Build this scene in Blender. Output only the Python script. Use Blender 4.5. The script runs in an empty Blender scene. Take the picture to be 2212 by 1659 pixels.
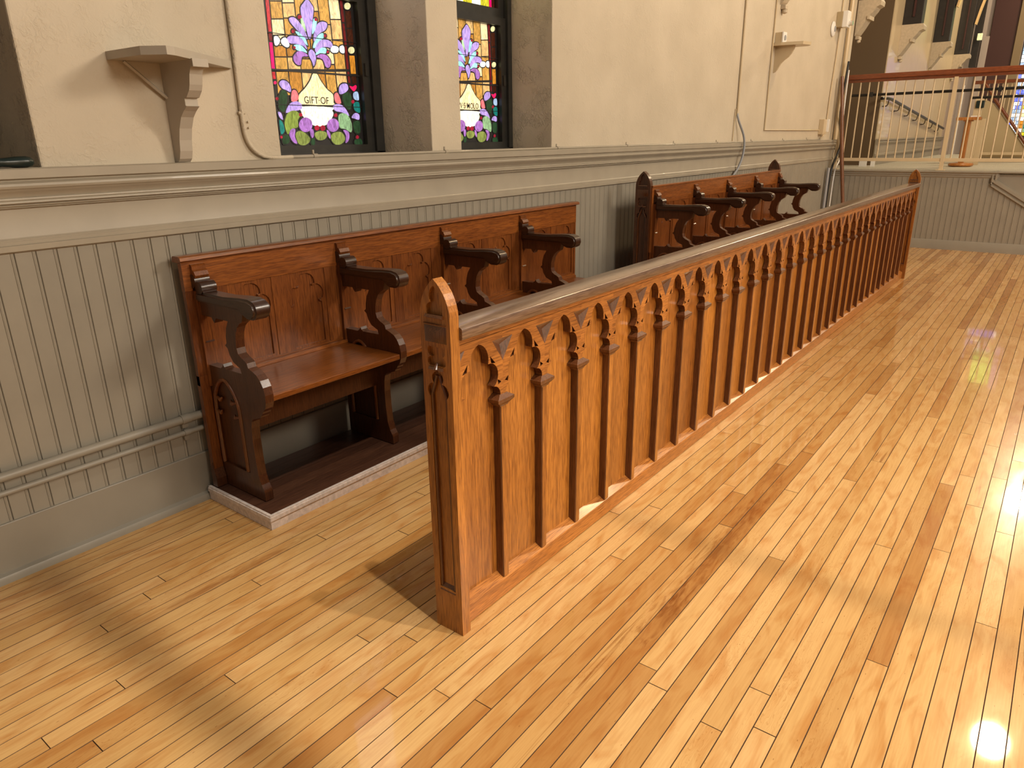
import bpy, bmesh, math, random
from mathutils import Vector, Matrix
from mathutils.geometry import tessellate_polygon
random.seed(7)
SC = bpy.context.scene
COL = SC.collection

# ------------------------------------------------------------------ camera
cd = bpy.data.cameras.new('camera'); cam = bpy.data.objects.new('camera', cd); COL.objects.link(cam)
cd.sensor_width = 36.0; cd.lens = 24.878; cd.clip_start = 0.02; cd.clip_end = 200
yaw, pit, rol = math.radians(37.64304592), math.radians(19.09505768), math.radians(-0.81173055)
fw = Vector((math.cos(yaw)*math.cos(pit), math.sin(yaw)*math.cos(pit), -math.sin(pit)))
r0 = Vector((math.sin(yaw), -math.cos(yaw), 0)); u0 = r0.cross(fw)
rr = r0*math.cos(rol) + u0*math.sin(rol); uu = -r0*math.sin(rol) + u0*math.cos(rol)
cam.matrix_world = Matrix(((rr.x, uu.x, -fw.x, 0), (rr.y, uu.y, -fw.y, 0), (rr.z, uu.z, -fw.z, 1.418), (0, 0, 0, 1)))
SC.camera = cam

# ------------------------------------------------------------------ world, lights, exposure
SC.view_settings.view_transform = 'Standard'; SC.view_settings.look = 'None'
SC.view_settings.exposure = 0.0; SC.view_settings.gamma = 1.0; SC.view_settings.use_curve_mapping = False
w = bpy.data.worlds.new('interior_ambience'); SC.world = w; w.use_nodes = True
w.node_tree.nodes['Background'].inputs[0].default_value = (1.0, 0.92, 0.83, 1)
w.node_tree.nodes['Background'].inputs[1].default_value = 0.15

def point(name, loc, watts, col, rad):
    l = bpy.data.lights.new(name, 'POINT'); l.energy = watts; l.color = col; l.shadow_soft_size = rad
    o = bpy.data.objects.new(name, l); o.location = loc; COL.objects.link(o); return o
WARM = (1.0, 0.71, 0.40); AMBER = (1.0, 0.80, 0.52); SOFT = (1.0, 0.91, 0.78)
LAMPS = [((0.95, -0.80, 6.0), 620, 0.05, SOFT), ((2.05, -0.85, 6.0), 560, 0.06, SOFT),
         ((9.35, -0.50, 6.0), 430, 0.20, WARM), ((17.2, -0.34, 6.0), 640, 0.20, AMBER), ((6.3, -4.4, 4.8), 900, 0.8, SOFT), ((8.0, -5.6, 5.5), 250, 0.5, WARM), ((1.6, -6.2, 4.2), 1000, 1.0, SOFT)]  # last three are unseen fill lamps, added to brighten fronts and wall
for k, (loc, wt, rad, lc) in enumerate(LAMPS):
    if k > 1: point('pendant_or_fill_light', loc, wt, lc, rad)
    else:                                        # shaded downlights over the near floor
        l = bpy.data.lights.new('downlight', 'SPOT'); l.energy = wt; l.color = lc; l.shadow_soft_size = rad; l.spot_size = math.radians(70); l.spot_blend = .6
        o = bpy.data.objects.new('downlight', l); o.location = loc; COL.objects.link(o)

# ------------------------------------------------------------------ mesh helpers
def new_obj(name, verts, faces, m=None, parent=None, smooth=False, mats=None, fm=None):
    me = bpy.data.meshes.new(name); me.from_pydata([tuple(v) for v in verts], [], faces)
    if mats:
        for mm in mats: me.materials.append(mm)
        if fm: me.polygons.foreach_set('material_index', fm)
    elif m: me.materials.append(m)
    if smooth: me.polygons.foreach_set('use_smooth', [True]*len(me.polygons))
    me.update()
    o = bpy.data.objects.new(name, me); COL.objects.link(o)
    if parent: o.parent = parent
    return o

class MB:
    def __init__(s): s.v = []; s.f = []; s.m = []; s.cur = 0
    def add(s, vs, fs):
        b = len(s.v); s.v += [tuple(v) for v in vs]; s.f += [tuple(i+b for i in f) for f in fs]; s.m += [s.cur]*len(fs); return s
    def box(s, x0, x1, y0, y1, z0, z1, c=0.0):
        if c <= 0:
            return s.add([(x0,y0,z0),(x1,y0,z0),(x1,y1,z0),(x0,y1,z0),(x0,y0,z1),(x1,y0,z1),(x1,y1,z1),(x0,y1,z1)],
                  [(0,3,2,1),(4,5,6,7),(0,1,5,4),(1,2,6,5),(2,3,7,6),(3,0,4,7)])
        bm = bmesh.new(); bmesh.ops.create_cube(bm, size=1)
        bmesh.ops.scale(bm, vec=(x1-x0, y1-y0, z1-z0), verts=bm.verts)
        bmesh.ops.translate(bm, vec=((x0+x1)/2, (y0+y1)/2, (z0+z1)/2), verts=bm.verts)
        bmesh.ops.bevel(bm, geom=bm.edges[:], offset=c, segments=2, affect='EDGES', profile=0.6)
        return s.bm(bm)
    def bm(s, bm):
        bm.verts.index_update(); s.add([v.co[:] for v in bm.verts], [tuple(v.index for v in f.verts) for f in bm.faces]); bm.free(); return s
    def prism(s, loops, a0, a1, axis='x'):
        """loops: outer loop and holes as 2D points; extruded from a0 to a1 along axis.
        axis x: (y,z); axis y: (x,z); axis z: (x,y)"""
        if not isinstance(loops[0][0], (tuple, list)): loops = [loops]
        P = {'x': lambda p, a: (a, p[0], p[1]), 'y': lambda p, a: (p[0], a, p[1]), 'z': lambda p, a: (p[0], p[1], a)}[axis]
        allp = [p for l in loops for p in l]; n = len(allp)
        vs = [P(p, a0) for p in allp] + [P(p, a1) for p in allp]
        if len(loops) == 1:
            fs = [tuple(range(n)), tuple(range(2*n-1, n-1, -1))]
        else:
            tr = tessellate_polygon([[Vector((p[0], p[1], 0)) for p in l] for l in loops])
            fs = [tuple(t) for t in tr] + [tuple(i+n for i in reversed(t)) for t in tr]
        k = 0
        for l in loops:
            m = len(l)
            for i in range(m):
                j = (i+1) % m; fs.append((k+i, k+j, n+k+j, n+k+i))
            k += m
        return s.add(vs, fs)
    def tube(s, pts, rad, n=10):
        pts = [Vector(p) for p in pts]; vs = []; fs = []
        R = rad if isinstance(rad, (list, tuple)) else [rad]*len(pts)
        t0 = (pts[1]-pts[0]).normalized(); up = Vector((0,0,1)) if abs(t0.z) < .9 else Vector((1,0,0))
        nx = t0.cross(up).normalized()
        for i, p in enumerate(pts):
            t = ((pts[min(i+1, len(pts)-1)]-pts[max(i-1, 0)])).normalized()
            nx = (nx - t*nx.dot(t)).normalized(); ny = t.cross(nx)
            for k in range(n):
                a = 2*math.pi*k/n; vs.append(p + (nx*math.cos(a)+ny*math.sin(a))*R[i])
        for i in range(len(pts)-1):
            for k in range(n):
                a, b = i*n+k, i*n+(k+1) % n; fs.append((a, b, b+n, a+n))
        fs.append(tuple(range(n-1, -1, -1))); fs.append(tuple(range((len(pts)-1)*n, len(pts)*n)))
        return s.add(vs, fs)
    def lathe(s, prof, c=(0,0,0), n=20):
        vs = []; fs = []
        for (r, z) in prof:
            for k in range(n):
                a = 2*math.pi*k/n; vs.append((c[0]+r*math.cos(a), c[1]+r*math.sin(a), c[2]+z))
        for i in range(len(prof)-1):
            for k in range(n):
                a, b = i*n+k, i*n+(k+1) % n; fs.append((a, b, b+n, a+n))
        fs.append(tuple(range(n-1, -1, -1))); fs.append(tuple(range((len(prof)-1)*n, len(prof)*n)))
        return s.add(vs, fs)
    def build(s, name, m=None, parent=None, smooth=False, mats=None, angle=None):
        o = new_obj(name, s.v, s.f, m, parent, False, mats, s.m if mats else None)
        me = o.data; bm = bmesh.new(); bm.from_mesh(me); bmesh.ops.recalc_face_normals(bm, faces=bm.faces[:])
        if smooth:
            lim = math.radians(angle or 38)
            for f in bm.faces: f.smooth = True
            for e in bm.edges:
                if len(e.link_faces) == 2 and e.calc_face_angle(0) > lim: e.smooth = False
        bm.to_mesh(me); bm.free(); return o

def empty(name, loc=(0,0,0), label=None, cat=None, group=None, rot=None):
    o = bpy.data.objects.new(name, None); COL.objects.link(o); o.location = loc; o.empty_display_size = .1
    if rot: o.rotation_euler = rot
    tag(o, label, cat, group); return o
def tag(o, label=None, cat=None, group=None, kind=None):
    if label: o['label'] = label
    if cat: o['category'] = cat
    if group: o['group'] = group
    if kind: o['kind'] = kind
    return o
def dup(o, parent=None, loc=None):
    c = o.copy(); COL.objects.link(c)
    c.parent = parent
    if loc is not None: c.location = loc
    for ch in [k for k in bpy.data.objects if k.parent == o]: dup(ch, c)
    return c
def smooth_path(pts, n=6):
    P = [Vector(p) for p in pts]; out = []
    Q = [P[0]] + P + [P[-1]]
    for i in range(1, len(Q)-2):
        for k in range(n):
            t = k/n; a, b, c, d = Q[i-1], Q[i], Q[i+1], Q[i+2]
            out.append(.5*((2*b)+(-a+c)*t+(2*a-5*b+4*c-d)*t*t+(-a+3*b-3*c+d)*t**3))
    out.append(P[-1]); return out
def arc3(p0, pm, p1, n=8):
    """points on the circle through three 2D points, p0..p1 without p1"""
    ax, ay = p0; bx, by = pm; cx, cy = p1
    d = 2*(ax*(by-cy)+bx*(cy-ay)+cx*(ay-by))
    ux = ((ax*ax+ay*ay)*(by-cy)+(bx*bx+by*by)*(cy-ay)+(cx*cx+cy*cy)*(ay-by))/d
    uy = ((ax*ax+ay*ay)*(cx-bx)+(bx*bx+by*by)*(ax-cx)+(cx*cx+cy*cy)*(bx-ax))/d
    R = math.hypot(ax-ux, ay-uy)
    a0 = math.atan2(ay-uy, ax-ux); am = math.atan2(by-uy, bx-ux); a1 = math.atan2(cy-uy, cx-ux)
    def un(a, ref):
        while a < ref: a += 2*math.pi
        return a
    m1, m2 = un(am, a0), un(a1, a0)
    if m1 > m2: m2 -= 2*math.pi
    return [(ux+R*math.cos(a0+(m2-a0)*k/n), uy+R*math.sin(a0+(m2-a0)*k/n)) for k in range(n)]

# ------------------------------------------------------------------ materials
def mat(name):
    m = bpy.data.materials.new(name); m.use_nodes = True; nt = m.node_tree
    return m, nt, nt.nodes['Principled BSDF']
def node(nt, t, **k):
    n = nt.nodes.new(t)
    for a, b in k.items():
        if a.startswith('i_'): n.inputs[a[2:].replace('_', ' ')].default_value = b
        else: setattr(n, a, b)
    return n
def ramp(nt, stops):
    n = nt.nodes.new('ShaderNodeValToRGB'); e = n.color_ramp.elements
    while len(e) < len(stops): e.new(.5)
    for k, (p, c) in enumerate(stops): e[k].position = p; e[k].color = (*c, 1)
    return n
def mixc(nt, blend, fac, a, b):
    n = nt.nodes.new('ShaderNodeMix'); n.data_type = 'RGBA'; n.blend_type = blend
    L = nt.links
    for sock, v in ((n.inputs[0], fac), (n.inputs[6], a), (n.inputs[7], b)):
        if hasattr(v, 'is_linked'): L.new(v, sock)
        elif isinstance(v, (int, float)): sock.default_value = v
        else: sock.default_value = (*v, 1)
    return n.outputs[2]

def plain(name, col, rough=.5, noise=0., nscale=30, bump=0., metal=0., coat=0.):
    m, nt, b = mat(name); L = nt.links
    b.inputs['Base Color'].default_value = (*col, 1); b.inputs['Roughness'].default_value = rough; b.inputs['Metallic'].default_value = metal
    b.inputs['Coat Weight'].default_value = coat
    if noise or bump:
        tc = node(nt, 'ShaderNodeNewGeometry'); n = node(nt, 'ShaderNodeTexNoise'); n.inputs['Scale'].default_value = nscale; n.inputs['Detail'].default_value = 5
        L.new(tc.outputs['Position'], n.inputs['Vector'])
        if noise:
            r = ramp(nt, [(.3, tuple(c*(1-noise) for c in col)), (.7, tuple(min(1, c*(1+noise)) for c in col))])
            L.new(n.outputs[0], r.inputs[0]); L.new(r.outputs[0], b.inputs['Base Color'])
        if bump:
            bp = node(nt, 'ShaderNodeBump'); bp.inputs['Strength'].default_value = bump; bp.inputs['Distance'].default_value = .003
            L.new(n.outputs[0], bp.inputs['Height']); L.new(bp.outputs[0], b.inputs['Normal'])
    return m

def oak(name, light, dark, axis='z', rough=.33, coat=.35, var=.35, scale=1.0):
    """varnished oak: fine pores and cathedral figure stretched along axis, each object its own tone"""
    m, nt, b = mat(name); L = nt.links
    tc = node(nt, 'ShaderNodeTexCoord'); oi = node(nt, 'ShaderNodeObjectInfo')
    off = node(nt, 'ShaderNodeVectorMath', operation='SCALE'); off.inputs[3].default_value = 7.3
    cmb = node(nt, 'ShaderNodeCombineXYZ')
    for k in range(3): L.new(oi.outputs['Random'], cmb.inputs[k])
    L.new(cmb.outputs[0], off.inputs[0])
    add = node(nt, 'ShaderNodeVectorMath', operation='ADD'); L.new(tc.outputs['Object'], add.inputs[0]); L.new(off.outputs[0], add.inputs[1])
    def mp(along, across):
        mm = node(nt, 'ShaderNodeMapping'); v = [across*scale]*3; v['xyz'.index(axis)] = along*scale
        mm.inputs['Scale'].default_value = v; L.new(add.outputs[0], mm.inputs[0]); return mm.outputs[0]
    pores = node(nt, 'ShaderNodeTexNoise'); pores.inputs['Scale'].default_value = 1; pores.inputs['Detail'].default_value = 4; L.new(mp(18, 420), pores.inputs['Vector'])
    fig = node(nt, 'ShaderNodeTexNoise'); fig.inputs['Scale'].default_value = 1; fig.inputs['Detail'].default_value = 3; fig.inputs['Distortion'].default_value = .4; L.new(mp(3.5, 95), fig.inputs['Vector'])
    big = node(nt, 'ShaderNodeTexNoise'); big.inputs['Scale'].default_value = 1; L.new(mp(1.2, 6), big.inputs['Vector'])
    mid = tuple((a*.55+c*.45) for a, c in zip(light, dark))
    r1 = ramp(nt, [(.32, mid), (.68, light)]); L.new(fig.outputs[0], r1.inputs[0])
    r2 = ramp(nt, [(.40, dark), (.54, (1, 1, 1))]); L.new(pores.outputs[0], r2.inputs[0])
    r2.color_ramp.elements[0].color = (.42, .33, .28, 1)
    c1 = mixc(nt, 'MULTIPLY', .75, r1.outputs[0], r2.outputs[0])
    r3 = ramp(nt, [(.3, (.72, .66, .60)), (.7, (1.12, 1.1, 1.05))]); L.new(big.outputs[0], r3.inputs[0])
    c2 = mixc(nt, 'MULTIPLY', .8, c1, r3.outputs[0])
    r4 = ramp(nt, [(0, (1-var, 1-var*1.25, 1-var*1.4)), (1, (1+var*.3, 1+var*.3, 1+var*.2))]); L.new(oi.outputs['Random'], r4.inputs[0])
    c3 = mixc(nt, 'MULTIPLY', 1.0, c2, r4.outputs[0])
    L.new(c3, b.inputs['Base Color'])
    b.inputs['Roughness'].default_value = rough; b.inputs['Coat Weight'].default_value = coat; b.inputs['Coat Roughness'].default_value = .16
    bp = node(nt, 'ShaderNodeBump'); bp.inputs['Strength'].default_value = .25; bp.inputs['Distance'].default_value = .001
    L.new(pores.outputs[0], bp.inputs['Height']); L.new(bp.outputs[0], b.inputs['Normal'])
    return m

OAK_V = oak('oak_golden_upright', (.57, .235, .042), (.20, .065, .012), 'z', var=.30)
OAK_H = oak('oak_golden_lengthways', (.53, .205, .040), (.19, .058, .012), 'x', var=.10)
OAK_M = oak('oak_mid_mullion', (.36, .125, .034), (.12, .035, .010), 'z', var=.15)
OAK_D = oak('oak_brown_carving_and_shade', (.17, .062, .022), (.07, .02, .008), 'z', var=.12, rough=.28, coat=.5)  # carving tone, also painted on side faces as their shade
OAK_CAP = oak('oak_worn_cap', (.19, .115, .075), (.12, .07, .045), 'x', var=.05, rough=.30, coat=.8)
PEW_H = oak('oak_red_lengthways', (.33, .105, .018), (.10, .026, .008), 'x', var=.12)
PEW_V = oak('oak_red_upright', (.26, .083, .017), (.10, .026, .008), 'z', var=.22)
PEW_E = oak('oak_brown_end', (.125, .042, .014), (.05, .016, .006), 'z', var=.12)
PEW_A = oak('oak_dark_arm', (.060, .023, .010), (.022, .008, .004), 'y', var=.1, rough=.35)
PLAT = oak('stained_platform_boards', (.13, .055, .03), (.05, .02, .012), 'x', var=.25, rough=.5, coat=.1)
STANDW = oak('light_oak_stand', (.60, .25, .06), (.25, .09, .02), 'z', var=.05)
RAILW = oak('rail_wood', (.26, .07, .02), (.10, .03, .01), 'y', var=.05)
POLEW = oak('pole_wood', (.26, .11, .05), (.12, .05, .02), 'z', var=.05)

def floor_mat():
    m, nt, b = mat('varnished_maple_strip'); L = nt.links
    g = node(nt, 'ShaderNodeNewGeometry'); at = node(nt, 'ShaderNodeAttribute', attribute_name='tint')
    sep = node(nt, 'ShaderNodeSeparateColor'); L.new(at.outputs['Color'], sep.inputs[0])
    off = node(nt, 'ShaderNodeVectorMath', operation='SCALE'); off.inputs[3].default_value = 40; L.new(at.outputs['Color'], off.inputs[0])
    add = node(nt, 'ShaderNodeVectorMath', operation='ADD'); L.new(g.outputs['Position'], add.inputs[0]); L.new(off.outputs[0], add.inputs[1])
    def mp(a, c):
        mm = node(nt, 'ShaderNodeMapping'); mm.inputs['Scale'].default_value = (a, c, c); L.new(add.outputs[0], mm.inputs[0]); return mm.outputs[0]
    def noise(a, c, det=3, dist=0):
        n = node(nt, 'ShaderNodeTexNoise'); n.inputs['Scale'].default_value = 1; n.inputs['Detail'].default_value = det; n.inputs['Distortion'].default_value = dist
        L.new(mp(a, c), n.inputs['Vector']); return n.outputs[0]
    # board tone
    r = ramp(nt, [(0, (.42, .195, .055)), (.14, (.51, .27, .085)), (.30, (.57, .325, .115)), (.65, (.63, .375, .140)), (1, (.68, .42, .18))]); L.new(sep.outputs[0], r.inputs[0])
    # fine grain
    r1 = ramp(nt, [(.35, (.86, .80, .74)), (.6, (1, 1, 1))]); L.new(noise(9, 190, 4), r1.inputs[0])
    c = mixc(nt, 'MULTIPLY', .55, r.outputs[0], r1.outputs[0])
    # cathedral lines
    wv = node(nt, 'ShaderNodeTexWave'); wv.wave_type = 'BANDS'; wv.bands_direction = 'Y'; wv.inputs['Scale'].default_value = 14; wv.inputs['Distortion'].default_value = 26; wv.inputs['Detail'].default_value = 2.5; wv.inputs['Detail Scale'].default_value = .9
    L.new(mp(1.0, 4.2), wv.inputs['Vector'])
    r2 = ramp(nt, [(0, (.74, .62, .50)), (.10, (1, 1, 1))]); L.new(wv.outputs[0], r2.inputs[0])
    msk = ramp(nt, [(.50, (0, 0, 0)), (.62, (1, 1, 1))]); L.new(noise(1.3, 5, 2), msk.inputs[0])
    mulm = node(nt, 'ShaderNodeMath', operation='MULTIPLY'); L.new(msk.outputs[0], mulm.inputs[0]); mulm.inputs[1].default_value = .55
    c = mixc(nt, 'MULTIPLY', mulm.outputs[0], c, r2.outputs[0])
    # amber cloudy stain
    r3 = ramp(nt, [(.46, (1, 1, 1)), (.70, (.74, .50, .28))]); L.new(noise(4.5, 16, 4, 1.2), r3.inputs[0])
    c = mixc(nt, 'MULTIPLY', .62, c, r3.outputs[0])
    # cross-grain dark heart streaks on a few boards
    r4 = ramp(nt, [(.60, (1, 1, 1)), (.74, (.42, .26, .16))]); L.new(noise(2.0, 75, 5, .5), r4.inputs[0])
    st = ramp(nt, [(.84, (0, 0, 0)), (.90, (1, 1, 1))]); L.new(sep.outputs[1], st.inputs[0])
    c = mixc(nt, 'MULTIPLY', st.outputs[0], c, r4.outputs[0])
    # old dark water stains between particular boards
    for (sx, sy, hx, hy, st_) in ((2.30, .775, .70, .040, .65), (1.80, .76, .22, .045, .6), (1.10, 2.06, .45, .03, .6), (3.2, .83, .5, .03, .5)):
        vs_ = node(nt, 'ShaderNodeVectorMath', operation='SUBTRACT'); L.new(g.outputs['Position'], vs_.inputs[0]); vs_.inputs[1].default_value = (sx, sy, 0)
        vd = node(nt, 'ShaderNodeVectorMath', operation='DIVIDE'); L.new(vs_.outputs[0], vd.inputs[0]); vd.inputs[1].default_value = (hx, hy, 1)
        ln = node(nt, 'ShaderNodeVectorMath', operation='LENGTH'); L.new(vd.outputs[0], ln.inputs[0])
        nn = noise(11, 60, 5, 1.0)
        ad = node(nt, 'ShaderNodeMath', operation='MULTIPLY_ADD'); L.new(nn, ad.inputs[0]); ad.inputs[1].default_value = 2.6; L.new(ln.outputs['Value'], ad.inputs[2])
        rs = ramp(nt, [(.0, (1, 1, 1)), (1.0, (0, 0, 0))]); sc_ = node(nt, 'ShaderNodeMapRange'); sc_.inputs[1].default_value = 1.35; sc_.inputs[2].default_value = 2.3; L.new(ad.outputs[0], sc_.inputs[0]); L.new(sc_.outputs[0], rs.inputs[0])
        mu_ = node(nt, 'ShaderNodeMath', operation='MULTIPLY'); L.new(rs.outputs[0], mu_.inputs[0]); mu_.inputs[1].default_value = st_
        c = mixc(nt, 'MULTIPLY', mu_.outputs[0], c, (.50, .32, .20))
    # specks
    vo = node(nt, 'ShaderNodeTexVoronoi'); vo.inputs['Scale'].default_value = 1; L.new(mp(14, 45), vo.inputs['Vector'])
    r5 = ramp(nt, [(.035, (.35, .2, .12)), (.06, (1, 1, 1))]); L.new(vo.outputs['Distance'], r5.inputs[0])
    c = mixc(nt, 'MULTIPLY', .6, c, r5.outputs[0])
    L.new(c, b.inputs['Base Color'])
    rn = ramp(nt, [(.3, (.16, .16, .16)), (.75, (.30, .30, .30))]); L.new(noise(4, 10, 5), rn.inputs[0]); L.new(rn.outputs[0], b.inputs['Roughness'])
    b.inputs['Coat Weight'].default_value = .5; b.inputs['Coat Roughness'].default_value = .045; b.inputs['IOR'].default_value = 1.22; b.inputs['Coat IOR'].default_value = 1.45
    bp = node(nt, 'ShaderNodeBump'); bp.inputs['Strength'].default_value = .10; bp.inputs['Distance'].default_value = .0015
    L.new(noise(2.5, 12, 2), bp.inputs['Height']); L.new(bp.outputs[0], b.inputs['Normal'])
    return m
FLOORM = floor_mat()
GAP = plain('dark_floor_joint', (.10, .045, .018), .8)

def plaster():
    m, nt, b = mat('cream_stucco'); L = nt.links
    g = node(nt, 'ShaderNodeNewGeometry')
    def noise(s, d, dist=0):
        n = node(nt, 'ShaderNodeTexNoise'); n.inputs['Scale'].default_value = s; n.inputs['Detail'].default_value = d; n.inputs['Distortion'].default_value = dist
        L.new(g.outputs['Position'], n.inputs['Vector']); return n.outputs[0]
    r = ramp(nt, [(.35, (.51, .435, .325)), (.65, (.57, .49, .372))]); L.new(noise(2.5, 4), r.inputs[0]); L.new(r.outputs[0], b.inputs['Base Color'])
    b.inputs['Roughness'].default_value = .55
    n1 = noise(55, 6, 1.2); n2 = noise(9, 2)
    rr_ = ramp(nt, [(.45, (0, 0, 0)), (.66, (1, 1, 1))]); L.new(n1, rr_.inputs[0])
    msk = ramp(nt, [(.45, (.12, .12, .12)), (.65, (1, 1, 1))]); L.new(n2, msk.inputs[0])
    mu = node(nt, 'ShaderNodeMath', operation='MULTIPLY'); L.new(rr_.outputs[0], mu.inputs[0]); L.new(msk.outputs[0], mu.inputs[1])
    # reveals (faces turned along x) carry the coarser trowelling
    sp = node(nt, 'ShaderNodeSeparateXYZ'); L.new(g.outputs['True Normal'], sp.inputs[0])
    ab = node(nt, 'ShaderNodeMath', operation='ABSOLUTE'); L.new(sp.outputs[0], ab.inputs[0])
    ml = node(nt, 'ShaderNodeMath', operation='MULTIPLY_ADD'); L.new(ab.outputs[0], ml.inputs[0]); ml.inputs[1].default_value = .55; ml.inputs[2].default_value = .35
    bp = node(nt, 'ShaderNodeBump'); bp.inputs['Distance'].default_value = .005; L.new(ml.outputs[0], bp.inputs['Strength'])
    L.new(mu.outputs[0], bp.inputs['Height']); L.new(bp.outputs[0], b.inputs['Normal'])
    return m
PLASTER = plaster()
TAUPE = plain('taupe_gloss_paint', (.275, .245, .195), .42, noise=.05, nscale=6, bump=.15, coat=.1)
TAUPE2 = plain('taupe_pale_paint', (.325, .280, .213), .42, noise=.05, nscale=8, coat=.1)
CREAMP = plain('cream_gloss_paint', (.58, .46, .29), .35, noise=.03, nscale=10, coat=.15)
SHELFP = plain('grey_cream_paint', (.44, .39, .32), .5, noise=.03, nscale=10)
WHITEP = plain('scuffed_white_paint', (.78, .68, .62), .5, noise=.18, nscale=60)
DARKM = plain('dark_window_frame', (.028, .027, .024), .38, noise=.2, nscale=20)
LEAD = plain('lead_came', (.02, .018, .02), .45)
BLACK = plain('black_rail', (.015, .014, .013), .35)
IRON = plain('brown_bracket_iron', (.05, .03, .02), .4, metal=.3)
DGREEN = plain('dark_green_grip', (.01, .02, .018), .3)
CARPET = plain('pale_grey_carpet', (.50, .47, .38), .95, noise=.25, nscale=90)
STONE = plain('corbel_plaster', (.50, .415, .30), .6, noise=.1, nscale=30, bump=.4)
DTIMBER = plain('dark_roof_timber', (.018, .014, .012), .5, noise=.2, nscale=20)
LITEDGE = plain('lit_timber_edge', (.75, .52, .25), .4)  # light along the brace edges, put into their colour
REDC = plain('dark_red_panel', (.045, .012, .010), .5)
OLIVE = plain('olive_pilaster', (.20, .145, .08), .5)
PINKP = plain('mauve_grey_wall', (.40, .33, .29), .6)
TANP = plain('tan_wall_paint', (.42, .33, .19), .55)
SHADEBROWN = plain('shadow_brown_wall', (.12, .078, .040), .6)  # shade on the recess and return walls, put into their colour
WHITEPL = plain('white_plastic', (.80, .78, .74), .35)
CHROME = plain('chrome', (.8, .8, .82), .2, metal=1)
GREYP = plain('grey_cable_jacket', (.30, .30, .31), .4)
RODM = plain('rod_iron', (.03, .03, .03), .5)
GLOBE = None

def glass(name, col, strength, vary=.5):
    m, nt, b = mat('glass_'+name); L = nt.links
    g = node(nt, 'ShaderNodeNewGeometry'); oi = node(nt, 'ShaderNodeObjectInfo')
    mm = node(nt, 'ShaderNodeMapping'); mm.inputs['Scale'].default_value = (60, 60, 22); L.new(g.outputs['Position'], mm.inputs[0])
    n = node(nt, 'ShaderNodeTexNoise'); n.inputs['Scale'].default_value = 1; n.inputs['Detail'].default_value = 3; n.inputs['Distortion'].default_value = 1.5; L.new(mm.outputs[0], n.inputs['Vector'])
    r = ramp(nt, [(.3, tuple(c*(1-vary) for c in col)), (.7, tuple(min(1, c*(1+vary*.5)) for c in col))]); L.new(n.outputs[0], r.inputs[0])
    L.new(r.outputs[0], b.inputs['Base Color']); L.new(r.outputs[0], b.inputs['Emission Color'])
    b.inputs['Emission Strength'].default_value = strength; b.inputs['Roughness'].default_value = .25
    return m
GC = {'lilac': ((.36, .26, .62), 1.0), 'violet': ((.30, .13, .42), .95), 'aqua': ((.30, .72, .72), 1.0), 'mint': ((.35, .55, .32), .95),
      'ruby': ((.30, .01, .03), .8), 'milk': ((.80, .88, .90), 1.3), 'cream': ((.86, .66, .36), 1.05), 'cream2': ((.88, .82, .62), 1.3),
      'pink': ((.75, .16, .18), .9), 'moss': ((.20, .27, .05), .8), 'moss2': ((.22, .38, .20), .8), 'olive': ((.20, .25, .06), .75),
      'teal': ((.01, .20, .18), .6), 'sky': ((.35, .50, .75), .8), 'magenta': ((.85, .01, .10), 1.0), 'fern': ((.02, .06, .025), .55),
      'amber': ((.50, .27, .06), .85), 'amber2': ((.40, .18, .03), .85), 'honey': ((.62, .40, .16), .9), 'straw': ((.78, .64, .36), .95),
      'rose': ((.42, .02, .03), .9), 'crimson': ((.13, .008, .010), .8), 'hotpink': ((.85, .0, .14), 1.0), 'umber': ((.045, .010, .004), .7),
      'orange': ((.50, .20, .02), .9), 'pearl': ((.66, .64, .34), .9), 'lime': ((.45, .42, .02), 1.0), 'blue': ((.12, .16, .80), 1.5), 'leaf': ((.35, .75, .12), 2.2), 'white': ((.9, .92, 1.0), 2.6)}
GM = {k: glass(k, c, s*1.15) for k, (c, s) in GC.items()}
# ================================================================== FLOOR
YW = 2.684; XE = 10.66
floor_root = MB().box(-2.5, XE+.02, -7.0, YW+.02, -.06, -.0045).build('floor', GAP); tag(floor_root, kind='structure')
tag(floor_root, 'dark subfloor')
if 'label' in floor_root: del floor_root['label']
SW = 0.05715
boards = []
row = 0; y = YW - .012
fwv = fw
while y > -4.2:
    x = -1.2 - random.random()*1.2
    while x < XE:
        ln = random.choice([.7, 1.3, 1.7, 2.2, 2.7, 3.2, 3.6]) * (0.85+.3*random.random())
        x1 = min(x+ln, XE)
        if x1 - x > .05: boards.append((x, x1, y-SW, y))
        x = x1
    y -= SW; row += 1
def visible_area(b):
    """apparent size of a board: clip it to the lens and sum length x width over depth squared"""
    x0, x1, y0, y1 = b; tot = 0; n = max(2, int((x1-x0)/.1))
    for k in range(n):
        p = Vector((x0+(x1-x0)*(k+.5)/n, (y0+y1)/2, -1.418))
        d = p.dot(fw)
        if d < .2: continue
        px = 1106+1528.6*p.dot(rr)/d; py = 829.5-1528.6*p.dot(uu)/d
        if -20 < px < 2232 and -20 < py < 1680: tot += (x1-x0)/n*(y1-y0)*1.418/d**3
    return tot
boards.sort(key=visible_area, reverse=True)
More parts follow.
